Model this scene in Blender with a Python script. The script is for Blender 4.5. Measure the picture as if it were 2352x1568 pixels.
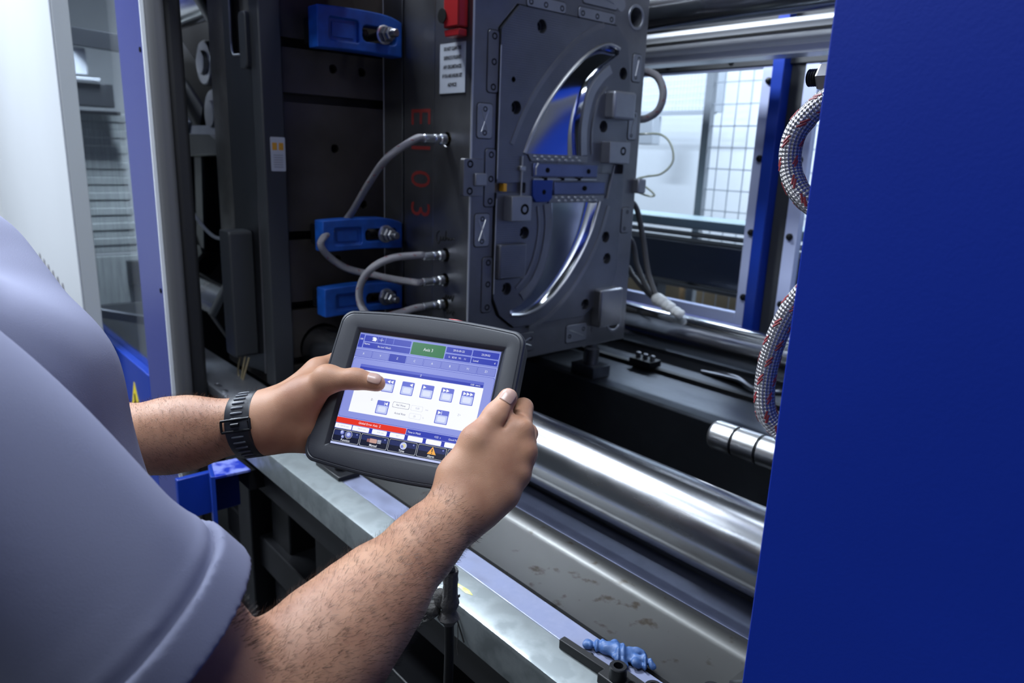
import bpy, bmesh, math, random
import numpy as np
from mathutils import Vector, Matrix
random.seed(7); rng = np.random.default_rng(7)
for o in list(bpy.data.objects): bpy.data.objects.remove(o, do_unlink=True)
SC = bpy.context.scene; COL = SC.collection
PI = math.pi
# ------------------------------------------------------------------ camera
cam_d = bpy.data.cameras.new('camera'); cam = bpy.data.objects.new('camera', cam_d); COL.objects.link(cam)
RIGHT = Vector((0.6555, 0.7545, 0.0367)); DOWN = Vector((0.2121, -0.1365, -0.9677)); FWD = Vector((-0.7252, 0.6420, -0.2495))
FWD.normalize(); RIGHT = (RIGHT - FWD*RIGHT.dot(FWD)).normalized(); DOWN = FWD.cross(RIGHT)
cam.matrix_world = Matrix(((RIGHT.x, -DOWN.x, -FWD.x, 0), (RIGHT.y, -DOWN.y, -FWD.y, 0), (RIGHT.z, -DOWN.z, -FWD.z, 1.6), (0, 0, 0, 1)))
cam_d.sensor_width = 36; cam_d.lens = 36*1656/2352; cam_d.clip_start = .02
cam_d.dof.use_dof = True; cam_d.dof.focus_distance = .76; cam_d.dof.aperture_fstop = 7.0
SC.camera = cam
# ------------------------------------------------------------------ world, lights, exposure
SC.view_settings.view_transform = 'Standard'; SC.view_settings.look = 'None'
SC.view_settings.gamma = 1; SC.view_settings.use_curve_mapping = False
SC.view_settings.exposure = 0.68
W = bpy.data.worlds.new('hall_air'); SC.world = W; W.use_nodes = True
W.node_tree.nodes['Background'].inputs[0].default_value = (.5, .62, 1, 1)
W.node_tree.nodes['Background'].inputs[1].default_value = .015
LAMPS = [  # x, y, z, length along X, width, watts
    (-3.0, -0.55, 3.3, 1.5, .30, 88), (-1.4, -1.7, 3.4, 1.5, .30, 27), (0.6, -2.4, 3.4, 1.5, .3, 16),
    (-4.2, 4.2, 3.1, 1.5, .30, 60), (-2.3, 4.2, 3.1, 1.5, .30, 60), (-0.3, 4.2, 3.1, 1.5, .30, 50), (-2.6, .75, 3.4, 1.0, .30, 190), (-0.6, 1.25, 3.7, 2.2, .30, 10), (-0.55, .15, 3.3, 1.2, .30, 23)]  # the lamp over the toggle roof is added to light the bellows cover
for (x, y, z, l, w, e) in LAMPS:
    ld = bpy.data.lights.new('strip_lamp', 'AREA'); ld.shape = 'RECTANGLE'; ld.size = l; ld.size_y = w; ld.energy = e
    ld.color = (.80, .89, 1.0)
    lo = bpy.data.objects.new('strip_lamp_light', ld); COL.objects.link(lo); lo.location = (x, y, z-.012)

# ------------------------------------------------------------------ helpers
def V(*a): return Vector(a)
class MB:
    def __init__(s): s.v = []; s.f = []
    def add(s, vs, fs):
        n = len(s.v); s.v += [tuple(p) for p in vs]; s.f += [tuple(i+n for i in f) for f in fs]; return s
    def box(s, x0, x1, y0, y1, z0, z1):
        return s.add([(x0,y0,z0),(x1,y0,z0),(x1,y1,z0),(x0,y1,z0),(x0,y0,z1),(x1,y0,z1),(x1,y1,z1),(x0,y1,z1)],
                     [(3,2,1,0),(4,5,6,7),(0,1,5,4),(1,2,6,5),(2,3,7,6),(3,0,4,7)])
    def frame(s, d):
        d = Vector(d).normalized(); a = V(0,0,1) if abs(d.z) < .9 else V(1,0,0)
        u = d.cross(a).normalized(); return u, d.cross(u).normalized()
    def obox(s, p0, p1, w, h, up=(0,0,1)):
        p0, p1 = Vector(p0), Vector(p1); d = (p1-p0).normalized(); u = d.cross(Vector(up)).normalized(); t = u.cross(d)
        vs = []
        for p in (p0, p1):
            for a, b in ((-1,-1),(1,-1),(1,1),(-1,1)): vs.append(p+u*(a*w/2)+t*(b*h/2))
        return s.add(vs, [(0,1,2,3),(7,6,5,4),(0,4,5,1),(1,5,6,2),(2,6,7,3),(3,7,4,0)])
    def cyl(s, p0, p1, r0, r1=None, n=24, cap=True):
        r1 = r0 if r1 is None else r1
        p0, p1 = Vector(p0), Vector(p1); u, t = s.frame(p1-p0); vs = []
        for p, r in ((p0, r0), (p1, r1)):
            for i in range(n):
                a = 2*PI*i/n; vs.append(p+u*(math.cos(a)*r)+t*(math.sin(a)*r))
        fs = [(i, (i+1) % n, n+(i+1) % n, n+i) for i in range(n)]
        if cap: fs += [tuple(range(n-1, -1, -1)), tuple(range(n, 2*n))]
        return s.add(vs, fs)
    def lathe(s, o, d, prof, n=24, cap=True):           # prof: (radius, height along d); closed at r=0
        o = Vector(o); d = Vector(d).normalized(); u, t = s.frame(d); vs = []; m = len(prof)
        for r, h in prof:
            for i in range(n):
                a = 2*PI*i/n; vs.append(o+d*h+u*(math.cos(a)*r)+t*(math.sin(a)*r))
        fs = [(k*n+i, k*n+(i+1) % n, (k+1)*n+(i+1) % n, (k+1)*n+i) for k in range(m-1) for i in range(n)]
        if cap: fs += [tuple(range(n-1, -1, -1)), tuple(range((m-1)*n, m*n))]
        return s.add(vs, fs)
    def tube(s, pts, r, n=12, cap=True, closed=False):
        pts = [Vector(p) for p in pts]; m = len(pts); rs = r if isinstance(r, (list, tuple)) else [r]*m
        vs = []; u = None
        for k in range(m):
            if closed: d = pts[(k+1) % m]-pts[k-1]
            else: d = pts[min(k+1, m-1)]-pts[max(k-1, 0)]
            d.normalize()
            if u is None: u, _ = s.frame(d)
            u = (u-d*u.dot(d)).normalized(); t = d.cross(u)
            for i in range(n):
                a = 2*PI*i/n; vs.append(pts[k]+u*(math.cos(a)*rs[k])+t*(math.sin(a)*rs[k]))
        fs = []
        for k in range(m if closed else m-1):
            for i in range(n):
                b = ((k+1) % m)*n; fs.append((k*n+i, k*n+(i+1) % n, b+(i+1) % n, b+i))
        if cap and not closed: fs += [tuple(range(n-1, -1, -1)), tuple(range((m-1)*n, m*n))]
        return s.add(vs, fs)
    def prism(s, poly, ax, a, b):              # poly in the two other axes (order y,z | x,z | x,y)
        def P(p, h): return (h, p[0], p[1]) if ax == 'x' else ((p[0], h, p[1]) if ax == 'y' else (p[0], p[1], h))
        n = len(poly); vs = [P(p, a) for p in poly]+[P(p, b) for p in poly]
        area = sum(poly[i][0]*poly[(i+1) % n][1]-poly[(i+1) % n][0]*poly[i][1] for i in range(n))
        flip = (area > 0) == (b > a)
        if ax == 'y': flip = not flip
        fs = [(i, (i+1) % n, n+(i+1) % n, n+i) for i in range(n)]+[tuple(range(n-1, -1, -1)), tuple(range(n, 2*n))]
        if not flip: fs = [f[::-1] for f in fs]
        return s.add(vs, fs)
    def ball(s, c, rx, ry=None, rz=None, nu=16, nv=10):
        ry = rx if ry is None else ry; rz = rx if rz is None else rz; vs = []; fs = []
        for j in range(nv+1):
            p = PI*j/nv
            for i in range(nu):
                a = 2*PI*i/nu; vs.append((c[0]+rx*math.sin(p)*math.cos(a), c[1]+ry*math.sin(p)*math.sin(a), c[2]+rz*math.cos(p)))
        for j in range(nv):
            for i in range(nu): fs.append((j*nu+i, (j+1)*nu+i, (j+1)*nu+(i+1) % nu, j*nu+(i+1) % nu))
        return s.add(vs, fs)
    def grid(s, P):                            # P[i][j] points
        m, n = len(P), len(P[0]); vs = [p for r in P for p in r]
        return s.add(vs, [(i*n+j, i*n+j+1, (i+1)*n+j+1, (i+1)*n+j) for i in range(m-1) for j in range(n-1)])
    def xf(s, fn): s.v = [tuple(fn(Vector(p))) for p in s.v]; return s
    def build(s, name, mat, parent=None, bev=0, seg=2, smooth=True, ang=35, loc=None):
        off = Vector(loc) if loc else (root_loc(parent) if parent else V(0,0,0))
        me = bpy.data.meshes.new(name); me.from_pydata([(p[0]-off.x, p[1]-off.y, p[2]-off.z) for p in s.v], [], s.f)
        me.validate(); me.update()
        bm = bmesh.new(); bm.from_mesh(me); bmesh.ops.recalc_face_normals(bm, faces=bm.faces); bm.to_mesh(me); bm.free()
        o = bpy.data.objects.new(name, me); COL.objects.link(o)
        if mat: me.materials.append(mat)
        if parent: o.parent = parent
        else: o.location = off
        if smooth: me.shade_smooth(); me.set_sharp_from_angle(angle=math.radians(ang))
        if bev:
            b = o.modifiers.new('bevel', 'BEVEL'); b.width = bev; b.segments = seg; b.limit_method = 'ANGLE'; b.angle_limit = math.radians(40)
            b.harden_normals = False
        return o
def root_loc(o):
    l = V(0,0,0)
    while o: l = l+o.location; o = o.parent
    return l
def tag(o, label=None, cat=None, group=None, kind=None):
    if label: o['label'] = label
    if cat: o['category'] = cat
    if group: o['group'] = group
    if kind: o['kind'] = kind
    return o
def thing(name, label, cat, loc, group=None):
    o = bpy.data.objects.new(name, None); COL.objects.link(o); o.location = loc; o.empty_display_size = .05
    return tag(o, label, cat, group)
def struct(name, mb, mat, **k): return tag(mb.build(name, mat, **k), kind='structure')
def copy_tree(o, parent=None):
    c = o.copy(); COL.objects.link(c); c.parent = parent
    for ch in list(o.children): copy_tree(ch, c)
    return c
def evaluated_mesh(o):
    dg = bpy.context.evaluated_depsgraph_get(); return bpy.data.meshes.new_from_object(o.evaluated_get(dg))
def cut(o, cutter):                            # boolean difference, applied at once
    c = cutter.build('cutter', None, smooth=False); c.location = (0,0,0)
    off = root_loc(o); c.location = (0,0,0)
    m = o.modifiers.new('cut', 'BOOLEAN'); m.operation = 'DIFFERENCE'; m.solver = 'EXACT'; m.use_self = True; m.object = c
    bpy.context.view_layer.update(); me = evaluated_mesh(o); o.modifiers.remove(m)
    old = o.data; o.data = me; bpy.data.meshes.remove(old)
    cm = c.data; bpy.data.objects.remove(c); bpy.data.meshes.remove(cm)
    me.shade_smooth(); me.set_sharp_from_angle(angle=math.radians(30)); return o
def spline(pts, k=8):
    P = [Vector(p) if len(p) == 3 else Vector((p[0], p[1], 0)) for p in pts]; out = []
    for i in range(len(P)-1):
        a = P[max(i-1, 0)]; b = P[i]; c = P[i+1]; d = P[min(i+2, len(P)-1)]
        for j in range(k):
            t = j/k; out.append(.5*((2*b)+(c-a)*t+(2*a-5*b+4*c-d)*t*t+(3*b-a-3*c+d)*t*t*t))
    return out+[P[-1]]
def rrect(x0, x1, y0, y1, r, n=5):
    out = []
    for cx, cy, a0 in ((x1-r, y1-r, 0), (x0+r, y1-r, PI/2), (x0+r, y0+r, PI), (x1-r, y0+r, 1.5*PI)):
        for i in range(n+1): a = a0+PI/2*i/n; out.append((cx+r*math.cos(a), cy+r*math.sin(a)))
    return out
def text_mb(body, size, mat4, bold=0, align='CENTER', sx=1.0):
    cu = bpy.data.curves.new('t', 'FONT'); cu.body = body; cu.size = size; cu.align_x = align; cu.align_y = 'CENTER'
    cu.offset = bold; cu.resolution_u = 3
    o = bpy.data.objects.new('t', cu); COL.objects.link(o); bpy.context.view_layer.update()
    me = evaluated_mesh(o); mb = MB()
    mb.add([tuple(mat4 @ Vector((p.co.x*sx, p.co.y, 0))) for p in me.vertices], [tuple(q.vertices) for q in me.polygons])
    bpy.data.objects.remove(o); bpy.data.curves.remove(cu); bpy.data.meshes.remove(me); return mb
def plane_mat(origin, ux, uy):
    ux = Vector(ux).normalized(); uy = Vector(uy).normalized(); uz = ux.cross(uy); o = Vector(origin)
    return Matrix(((ux.x, uy.x, uz.x, o.x), (ux.y, uy.y, uz.y, o.y), (ux.z, uy.z, uz.z, o.z), (0,0,0,1)))

# ------------------------------------------------------------------ materials
MATS = {}
def mat(name, col, rough=.5, metal=0., var=0., vscale=6., stretch=(1,1,1), bump=0., bscale=80., bstretch=(1,1,1), col2=None, rvar=0., spec=.5, coat=0., sss=0., lo=.35, hi=.65):
    m = bpy.data.materials.new(name); m.use_nodes = True; nt = m.node_tree; b = nt.nodes['Principled BSDF']
    b.inputs['Base Color'].default_value = (*col, 1); b.inputs['Roughness'].default_value = rough; b.inputs['Metallic'].default_value = metal
    b.inputs['Specular IOR Level'].default_value = spec; b.inputs['Coat Weight'].default_value = coat; b.inputs['Coat Roughness'].default_value = .15
    if sss:
        b.inputs['Subsurface Weight'].default_value = sss; b.inputs['Subsurface Radius'].default_value = (1, .35, .2); b.inputs['Subsurface Scale'].default_value = .006
    tc = nt.nodes.new('ShaderNodeTexCoord')
    def noise(scale, st, det=5):
        mp = nt.nodes.new('ShaderNodeMapping'); mp.inputs['Scale'].default_value = st; nt.links.new(tc.outputs['Object'], mp.inputs[0])
        n = nt.nodes.new('ShaderNodeTexNoise'); n.inputs['Scale'].default_value = scale; n.inputs['Detail'].default_value = det
        nt.links.new(mp.outputs[0], n.inputs['Vector']); return n
    if var or col2 or rvar:
        n = noise(vscale, stretch); r = nt.nodes.new('ShaderNodeMapRange'); r.inputs[1].default_value = lo; r.inputs[2].default_value = hi
        nt.links.new(n.outputs['Fac'], r.inputs[0])
        mx = nt.nodes.new('ShaderNodeMix'); mx.data_type = 'RGBA'
        c2 = col2 if col2 else tuple(c*(1-var) for c in col)
        mx.inputs[6].default_value = (*col, 1); mx.inputs[7].default_value = (*c2, 1)
        nt.links.new(r.outputs[0], mx.inputs[0]); nt.links.new(mx.outputs[2], b.inputs['Base Color'])
        if rvar:
            rr = nt.nodes.new('ShaderNodeMapRange'); rr.inputs[3].default_value = max(0, rough-rvar); rr.inputs[4].default_value = min(1, rough+rvar)
            nt.links.new(r.outputs[0], rr.inputs[0]); nt.links.new(rr.outputs[0], b.inputs['Roughness'])
    if bump:
        n = noise(bscale, bstretch, 3); bp = nt.nodes.new('ShaderNodeBump'); bp.inputs['Strength'].default_value = bump; bp.inputs['Distance'].default_value = .002
        nt.links.new(n.outputs['Fac'], bp.inputs['Height']); nt.links.new(bp.outputs[0], b.inputs['Normal'])
    MATS[name] = m; return m
def emit(name, col, s):
    m = bpy.data.materials.new(name); m.use_nodes = True; b = m.node_tree.nodes['Principled BSDF']
    b.inputs['Base Color'].default_value = (0,0,0,1); b.inputs['Emission Color'].default_value = (*col, 1); b.inputs['Emission Strength'].default_value = s
    b.inputs['Roughness'].default_value = .25; b.inputs['Specular IOR Level'].default_value = .3
    MATS[name] = m; return m
def pane(name, tint, refl=.08):
    m = bpy.data.materials.new(name); m.use_nodes = True; nt = m.node_tree; nt.nodes.remove(nt.nodes['Principled BSDF'])
    out = nt.nodes['Material Output']; t = nt.nodes.new('ShaderNodeBsdfTransparent'); t.inputs[0].default_value = (*tint, 1)
    g = nt.nodes.new('ShaderNodeBsdfGlossy'); g.inputs['Roughness'].default_value = .06; lw = nt.nodes.new('ShaderNodeLayerWeight'); lw.inputs[0].default_value = .5; pw = nt.nodes.new('ShaderNodeMath'); pw.operation = 'POWER'; pw.inputs[1].default_value = 4; nt.links.new(lw.outputs['Facing'], pw.inputs[0]); f = nt.nodes.new('ShaderNodeMapRange'); f.inputs[3].default_value = .035; f.inputs[4].default_value = .55; nt.links.new(pw.outputs[0], f.inputs[0])
    x = nt.nodes.new('ShaderNodeMixShader'); nt.links.new(f.outputs[0], x.inputs[0]); nt.links.new(t.outputs[0], x.inputs[1]); nt.links.new(g.outputs[0], x.inputs[2])
    nt.links.new(x.outputs[0], out.inputs[0]); MATS[name] = m; return m
blue = mat('blue_paint', (.0028, .021, .26), .45, 0, var=.12, vscale=3, bump=.06, bscale=420, spec=.22)
blue_d = mat('blue_guard_paint', (.006, .035, .30), .35, 0, spec=.5, bump=.05, bscale=300)
blue_cl = mat('blue_clamp_paint', (.006, .085, .42), .45, 0, var=.35, vscale=30, bump=.1, bscale=90)
door_blue = mat('door_blue_paint', (.050, .060, .235), .30, 0, bump=.08, bscale=350, spec=.6)
white_p = mat('white_paint', (.62, .64, .67), .35, 0, var=.06, vscale=1.2)
grey_p = mat('grey_paint', (.30, .32, .34), .5)
greyd = mat('dark_grey_paint', (.030, .032, .036), .5, bump=.05, bscale=200)
black = mat('black_steel', (.009, .0095, .012), .40, .1, var=.4, vscale=10, spec=.35)
blackm = mat('black_matte', (.008, .008, .009), .6, 0)
rubber = mat('black_rubber', (.012, .012, .013), .55, 0)
chrome = mat('chrome', (.62, .64, .67), .17, 1, var=.18, vscale=5, stretch=(.15,1,1), rvar=.06)
chrome_w = mat('worn_chrome', (.36, .37, .395), .27, 1, col2=(.27, .26, .26), vscale=22, stretch=(.3,1,1), rvar=.05, lo=.52, hi=.72)
steel = mat('ground_steel', (.26, .26, .275), .40, .95, var=.25, vscale=7, rvar=.08)
steel_ins = mat('milled_steel', (.21, .215, .24), .38, .95, var=.2, vscale=9)
def add_lines(m, period, strength):
    nt = m.node_tree; b = nt.nodes['Principled BSDF']; tc = nt.nodes.new('ShaderNodeTexCoord'); w = nt.nodes.new('ShaderNodeTexWave'); w.bands_direction = 'Z'
    w.inputs['Scale'].default_value = 2*PI/(20*period); w.inputs['Distortion'].default_value = .3; w.inputs['Detail'].default_value = 1; nt.links.new(tc.outputs['Object'], w.inputs['Vector'])
    bp = nt.nodes.new('ShaderNodeBump'); bp.inputs['Strength'].default_value = strength; bp.inputs['Distance'].default_value = .0005
    nt.links.new(w.outputs['Fac'], bp.inputs['Height']); nt.links.new(bp.outputs[0], b.inputs['Normal'])
add_lines(steel_ins, .0052, .35)
steel_br = mat('bright_steel', (.58, .58, .58), .3, 1, var=.2, vscale=20)
steel_lt = mat('pale_steel_plate', (.34, .35, .38), .45, .9, var=.1, vscale=20)
polish = mat('polished_cavity', (.50, .52, .56), .10, 1)
platen_m = mat('platen_brown_steel', (.060, .050, .042), .55, .55, var=.4, vscale=6, rvar=.1)
galv = mat('galvanised_sheet', (.25, .275, .28), .45, .5, col2=(.16, .18, .185), vscale=24, rvar=.12, lo=.4, hi=.6)
strip_m = mat('blue_grey_strip', (.26, .28, .40), .45, .6, col2=(.20, .22, .33), vscale=22, rvar=.1)
strip_d = mat('slate_strip', (.085, .095, .15), .5, .4, col2=(.06, .068, .11), vscale=20)
chute_m = mat('worn_chute_steel', (.13, .13, .126), .40, .92, col2=(.06, .05, .04), vscale=30, rvar=.03, lo=.60, hi=.68)
bed_m = mat('oily_bed_steel', (.05, .055, .065), .40, .7, var=.4, vscale=5, rvar=.12)
bed_l = mat('bed_plate_steel', (.13, .14, .16), .38, .8, var=.4, vscale=6, stretch=(.4,1,1), rvar=.1)
alu = mat('aluminium', (.58, .60, .63), .28, 1, var=.1, vscale=8, stretch=(.1,1,1))
zinc = mat('zinc_fitting', (.60, .62, .64), .26, 1, var=.15, vscale=60)
brass = mat('brass_thread', (.55, .40, .12), .3, 1)
braid = mat('steel_braid', (.50, .48, .48), .38, .8, var=.3, vscale=200, bump=.6, bscale=900)
redpt = mat('red_lacquer', (.30, .012, .014), .3, 0)
redink = mat('dark_red_letter_paint', (.20, .016, .013), .6)
redthread = mat('red_braid_thread', (.22, .02, .025), .6)
ink = mat('black_ink', (.006, .006, .007), .6)
paper = mat('label_film', (.50, .53, .58), .5)
paper2 = mat('white_sticker', (.55, .57, .60), .5)
yellow = mat('yellow_sign', (.80, .62, .02), .5)
orange = mat('amber_print', (.75, .36, .02), .5)
hole_m = mat('hole_dark', (.003, .003, .0035), .7, spec=.1)
skin = mat('skin', (.50, .265, .160), .47, 0, col2=(.39, .185, .11), vscale=26, bump=.20, bscale=1300, sss=.12, spec=.4, lo=.4, hi=.7)
nail_m = mat('nail', (.52, .33, .27), .28, 0, sss=.1)
hair_m = mat('dark_hair', (.045, .028, .020), .5)
shirt_m = mat('grey_shirt_cotton', (.205, .212, .295), .85, 0, bump=.12, bscale=900, spec=.15)
trouser_m = mat('navy_trousers', (.02, .022, .035), .85)
tab_m = mat('tablet_plastic', (.028, .030, .038), .42, 0, bump=.07, bscale=1500, bstretch=(.5, 1, 1))
tab_g = mat('tablet_rubber_edge', (.012, .012, .014), .5)
conc = mat('dark_concrete', (.055, .057, .06), .65, var=.3, vscale=2)
wall_m = mat('hall_wall_white', (.70, .72, .73), .7, var=.05, vscale=.8)
ceil_m = mat('hall_ceiling', (.20, .21, .22), .8)
mesh_m = mat('fence_wire', (.42, .45, .50), .5, .1)
teal_m = mat('pale_teal_paint', (.38, .50, .52), .5)
card = mat('cardboard', (.52, .38, .22), .7, var=.15, vscale=5)
plastic_w = mat('white_wrap', (.62, .62, .60), .5, bump=.3, bscale=60)
clear_t = mat('clear_tubing', (.55, .60, .48), .2, 0, spec=.7)
nitrile = mat('blue_nitrile', (.035, .09, .24), .55, var=.3, vscale=40, bump=.2, bscale=200)
watch_m = mat('watch_rubber', (.018, .020, .026), .42, spec=.5)
lint = mat('grey_lint', (.13, .125, .12), .9, bump=.6, bscale=300)
glass1 = pane('guard_polycarbonate', (.86, .90, .95)); glass2 = pane('door_polycarbonate', (.78, .82, .86))
lampm = emit('lamp_diffuser', (.85, .92, 1), 3.0)

# ================================================================== the hall
struct('floor', MB().box(-8, 4, -4, 6, -.1, 0), conc)
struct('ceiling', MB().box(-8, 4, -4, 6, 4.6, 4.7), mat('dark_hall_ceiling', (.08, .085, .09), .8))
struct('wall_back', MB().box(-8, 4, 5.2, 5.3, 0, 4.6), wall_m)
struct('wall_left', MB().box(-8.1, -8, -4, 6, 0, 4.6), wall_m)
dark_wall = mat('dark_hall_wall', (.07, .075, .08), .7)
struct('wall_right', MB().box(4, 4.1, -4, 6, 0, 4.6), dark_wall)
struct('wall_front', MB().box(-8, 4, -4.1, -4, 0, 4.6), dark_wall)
lamp_where = ['over the aisle beside the white cabinet', 'over the aisle behind the operator', 'over the aisle right of the blue panel',
              'behind the machine, leftmost', 'behind the machine, middle', 'behind the machine, rightmost', 'added over the machine to brighten the bellows cover', 'above the fixed platen', 'straight above the operator']
for (x, y, z, l, w, e), wh in zip(LAMPS, lamp_where):
    t = thing('ceiling_light', 'suspended strip light '+wh, 'light', (x, y, z), 'strip lights of the hall')
    MB().box(x-l/2-.03, x+l/2+.03, y-w/2-.03, y+w/2+.03, z, z+.07).build('housing', white_p, t, bev=.006)
    for s in (-1, 1): MB().cyl((x+s*l*.35, y, z+.07), (x+s*l*.35, y, 4.6), .004, n=8).build('suspension_rod', steel_br, t)

# ================================================================== machine base
R = thing('machine_bed', 'galvanised and steel tray bed running along the front of the machine', 'machine bed', (-1, .9, 0))
def lip(x0, x1):      # folded galvanised ledge: profile in y,z
    pr = [(.537, .940), (.533, .944), (.531, .993), (.5325, .9985), (.537, 1.0), (.588, 1.0), (.588, .997), (.542, .996), (.536, .985), (.536, .945)]
    return MB().prism(pr, 'x', x0, x1)
lip(-1.62, .15).build('front_ledge', galv, R)
MB().box(-1.62, .15, .5905, .6325, .985, .9985).build('flat_strip', strip_m, R, bev=.001)
pr = [(.6365, .985)] + [(.6365+.004+.112*t, .9965-.0045*math.sin(PI*t)**.8) for t in [i/14 for i in range(15)]] + [(.756, .9985), (.777, .9985), (.777, .985), (.7, .965)]
ch = MB().prism(pr[::-1], 'x', -1.35, -.372)
ch.build('steel_chute', chute_m, R)
# torn end of the chute
MB().prism([(-.372, .777), (-.372, .70), (-.362, .715), (-.366, .735), (-.345, .748), (-.318, .777)], 'z', .985, .9975).build('torn_edge', chute_m, R)
MB().box(-1.35, .15, .7905, .868, .97, .995).build('slate_strip', strip_d, R, bev=.001)
MB().box(-1.35, .15, .7775, .7903, .96, .9936).build('gap_filler', blackm, R)  # black fillers colour the open gaps between the strips as deep shade
MB().box(-1.62, .15, .5882, .5903, .96, .9972).build('gap_filler', blackm, R)
MB().box(-1.35, .15, .6327, .6363, .96, .9935).build('gap_filler', blackm, R)
MB().box(-1.62, .15, .868, .90, .93, 1.012).build('bar_support_rail', bed_l, R, bev=.002)
MB().box(-3.2, .15, .90, 1.62, .52, .60).build('sump_floor', bed_m, R)
MB().box(-3.2, .15, 1.62, 2.12, .86, .92).build('rear_bed_plate', bed_l, R, bev=.004)
MB().box(-3.2, .15, 1.60, 1.625, .55, .93).build('rear_bed_wall', bed_m, R, bev=.002)
MB().box(-3.2, .15, 1.885, 1.905, .92, .932).build('guide_groove', blackm, R)
MB().box(-3.2, .15, 2.10, 2.16, .86, 1.02).build('rear_kerb', bed_m, R, bev=.003)
MB().box(-1.55, .15, .86, .90, .52, .93).build('front_bed_wall', black, R)
# dark cross beams in the sump
MB().box(-.95, -.88, .90, 1.60, .60, .72).build('cross_member', bed_m, R, bev=.004)
# substructure under the ledge
for x in (-1.50, -1.27, -.62, -.1): MB().box(x-.05, x+.05, .62, .70, 0, .93).build('leg', black, R, bev=.004)
MB().box(-1.80, .15, .60, .72, .60, .68).build('lower_beam', black, R, bev=.004)
MB().box(-1.80, .15, .56, .64, .86, .93).build('upper_beam', black, R, bev=.004)
MB().box(-1.80, .15, .80, .82, .0, .86).build('back_cover', blackm, R)
MB().box(-1.80, .15, .52, .80, 0, .12).build('plinth', greyd, R, bev=.006)
MB().box(-1.66, -1.58, .58, .9, .3, .99).build('end_support', black, R, bev=.004)
# light grey slotted side plate next to the open guard door
g = MB().box(-2.3, -1.66, .588, .702, .975, 1.0).build('slotted_plate', steel_lt, R, bev=.002)
c = MB()
for (x, y, l) in ((-1.86, .585, .03), (-1.82, .607, .03), (-1.77, .575, .045)): c.prism(rrect(x-l/2, x+l/2, y-.007, y+.007, .0065, 4), 'z', .95, 1.05)
cut(g, c)
MB().lathe((-1.755, .60, 1.0), (0,0,1), [(.008, 0), (.008, .003), (.005, .005)], 12).build('screw_head', zinc, R)
# yellow paint mark on the ledge
MB().prism([(-.735, .553), (-.722, .556), (-.705, .555), (-.695, .560), (-.708, .5635), (-.728, .5615), (-.74, .559)], 'z', 1.0001, 1.0004).build('paint_mark', mat('chartreuse_paint', (.62, .66, .10), .6, col2=(.5, .5, .42), vscale=120), R)

# ------------------------------------------------------------------ tie bars
def tie_bar(y, z, label, m):
    t = thing('tie_bar', label, 'tie bar', (-.75, y, z), 'four chrome tie bars of the clamping unit')
    MB().lathe((-3.2, y, z), (1,0,0), [(.056, 0), (.060, .004), (.060, 3.396), (.056, 3.4)], 48).build('bar', m, t)
    MB().lathe((-2.28, y, z), (1,0,0), [(.06, 0), (.105, 0), (.108, .004), (.108, .06), (.105, .064), (.06, .064)], 6).build('nut', black, t)
    return t
tie_bar(.85, 1.088, 'nearest chrome tie bar, low behind the operator\'s right hand', chrome_w)
tie_bar(1.80, 1.093, 'lower rear chrome tie bar in front of the guard windows', chrome)
tie_bar(1.80, 2.030, 'upper rear chrome tie bar above the guard windows', chrome)
tie_bar(.85, 2.030, 'upper front tie bar glimpsed in the dark behind the platen', chrome)

# ------------------------------------------------------------------ moving platen
R = thing('moving_platen', 'dark brown steel platen with horizontal T slots holding the mould', 'platen', (-1.9, 1.33, .98))
p = MB().box(-2.12, -1.72, .742, 1.92, .975, 2.20).build('platen_body', platen_m, R, bev=.006)
c = MB()
for z in (1.838, 1.715, 1.386, 1.207, 1.56-.5):
    c.box(-1.745, -1.70, .73, 1.93, z-.011, z+.011)
for z in (1.838, 1.715, 1.386, 1.207): c.box(-1.765, -1.742, .73, 1.93, z-.020, z+.020)
for y, z in ((.90, 1.79), (.98, 1.79), (.90, 1.32), (.98, 1.46), (.90, 1.60)): c.cyl((-1.75, y, z), (-1.69, y, z), .011, n=20)
for y in (.85, 1.80):
    for z in (1.0905, 2.03): c.cyl((-2.3, y, z), (-1.5, y, z), .0625, n=40)
cut(p, c)
# front cover of the platen, black plate with a bent rim
poly = [(-1.955, 1.0), (-1.955, 2.10), (-1.905, 2.10), (-1.905, 1.83), (-1.895, 1.818), (-1.765, 1.812), (-1.752, 1.80), (-1.79, 1.02)]
MB().prism(poly, 'y', .722, .737).build('front_cover', black, R, bev=.003)
MB().tube([(x, .721, z) for x, z in ((-1.893, 2.10), (-1.903, 1.85), (-1.900, 1.826), (-1.89, 1.815), (-1.775, 1.809), (-1.764, 1.804), (-1.760, 1.79), (-1.782, 1.43), (-1.79, 1.02))], .003, 8).build('rim', steel, R)
MB().box(-1.765, -1.711, .712, .766, 1.0, 2.15).build('corner_strip', greyd, R, bev=.004)
MB().prism(rrect(-1.80, -1.758, 1.775, 1.90, .012), 'y', .70, .735).build('switch_cover', greyd, R, bev=.003)
MB().prism(rrect(-1.90, -1.83, 1.06, 1.39, .010), 'y', .66, .722).build('side_box', greyd, R, bev=.004)
MB().prism(rrect(.7275, .7635, 1.543, 1.622, .003), 'x', -1.7108, -1.7098).build('sticker', paper2, R)
for dy in (0, .016): MB().box(-1.7097, -1.7094, .7315+dy, .7430+dy, 1.592, 1.609).build('sticker_print', orange, R)
sgrey = mat('sticker_grey', (.25, .25, .27), .6)
for k in range(6): MB().box(-1.7097, -1.7094, .734, .757, 1.552+k*.0055, 1.5535+k*.0055).build('sticker_line', sgrey, R)

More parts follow.
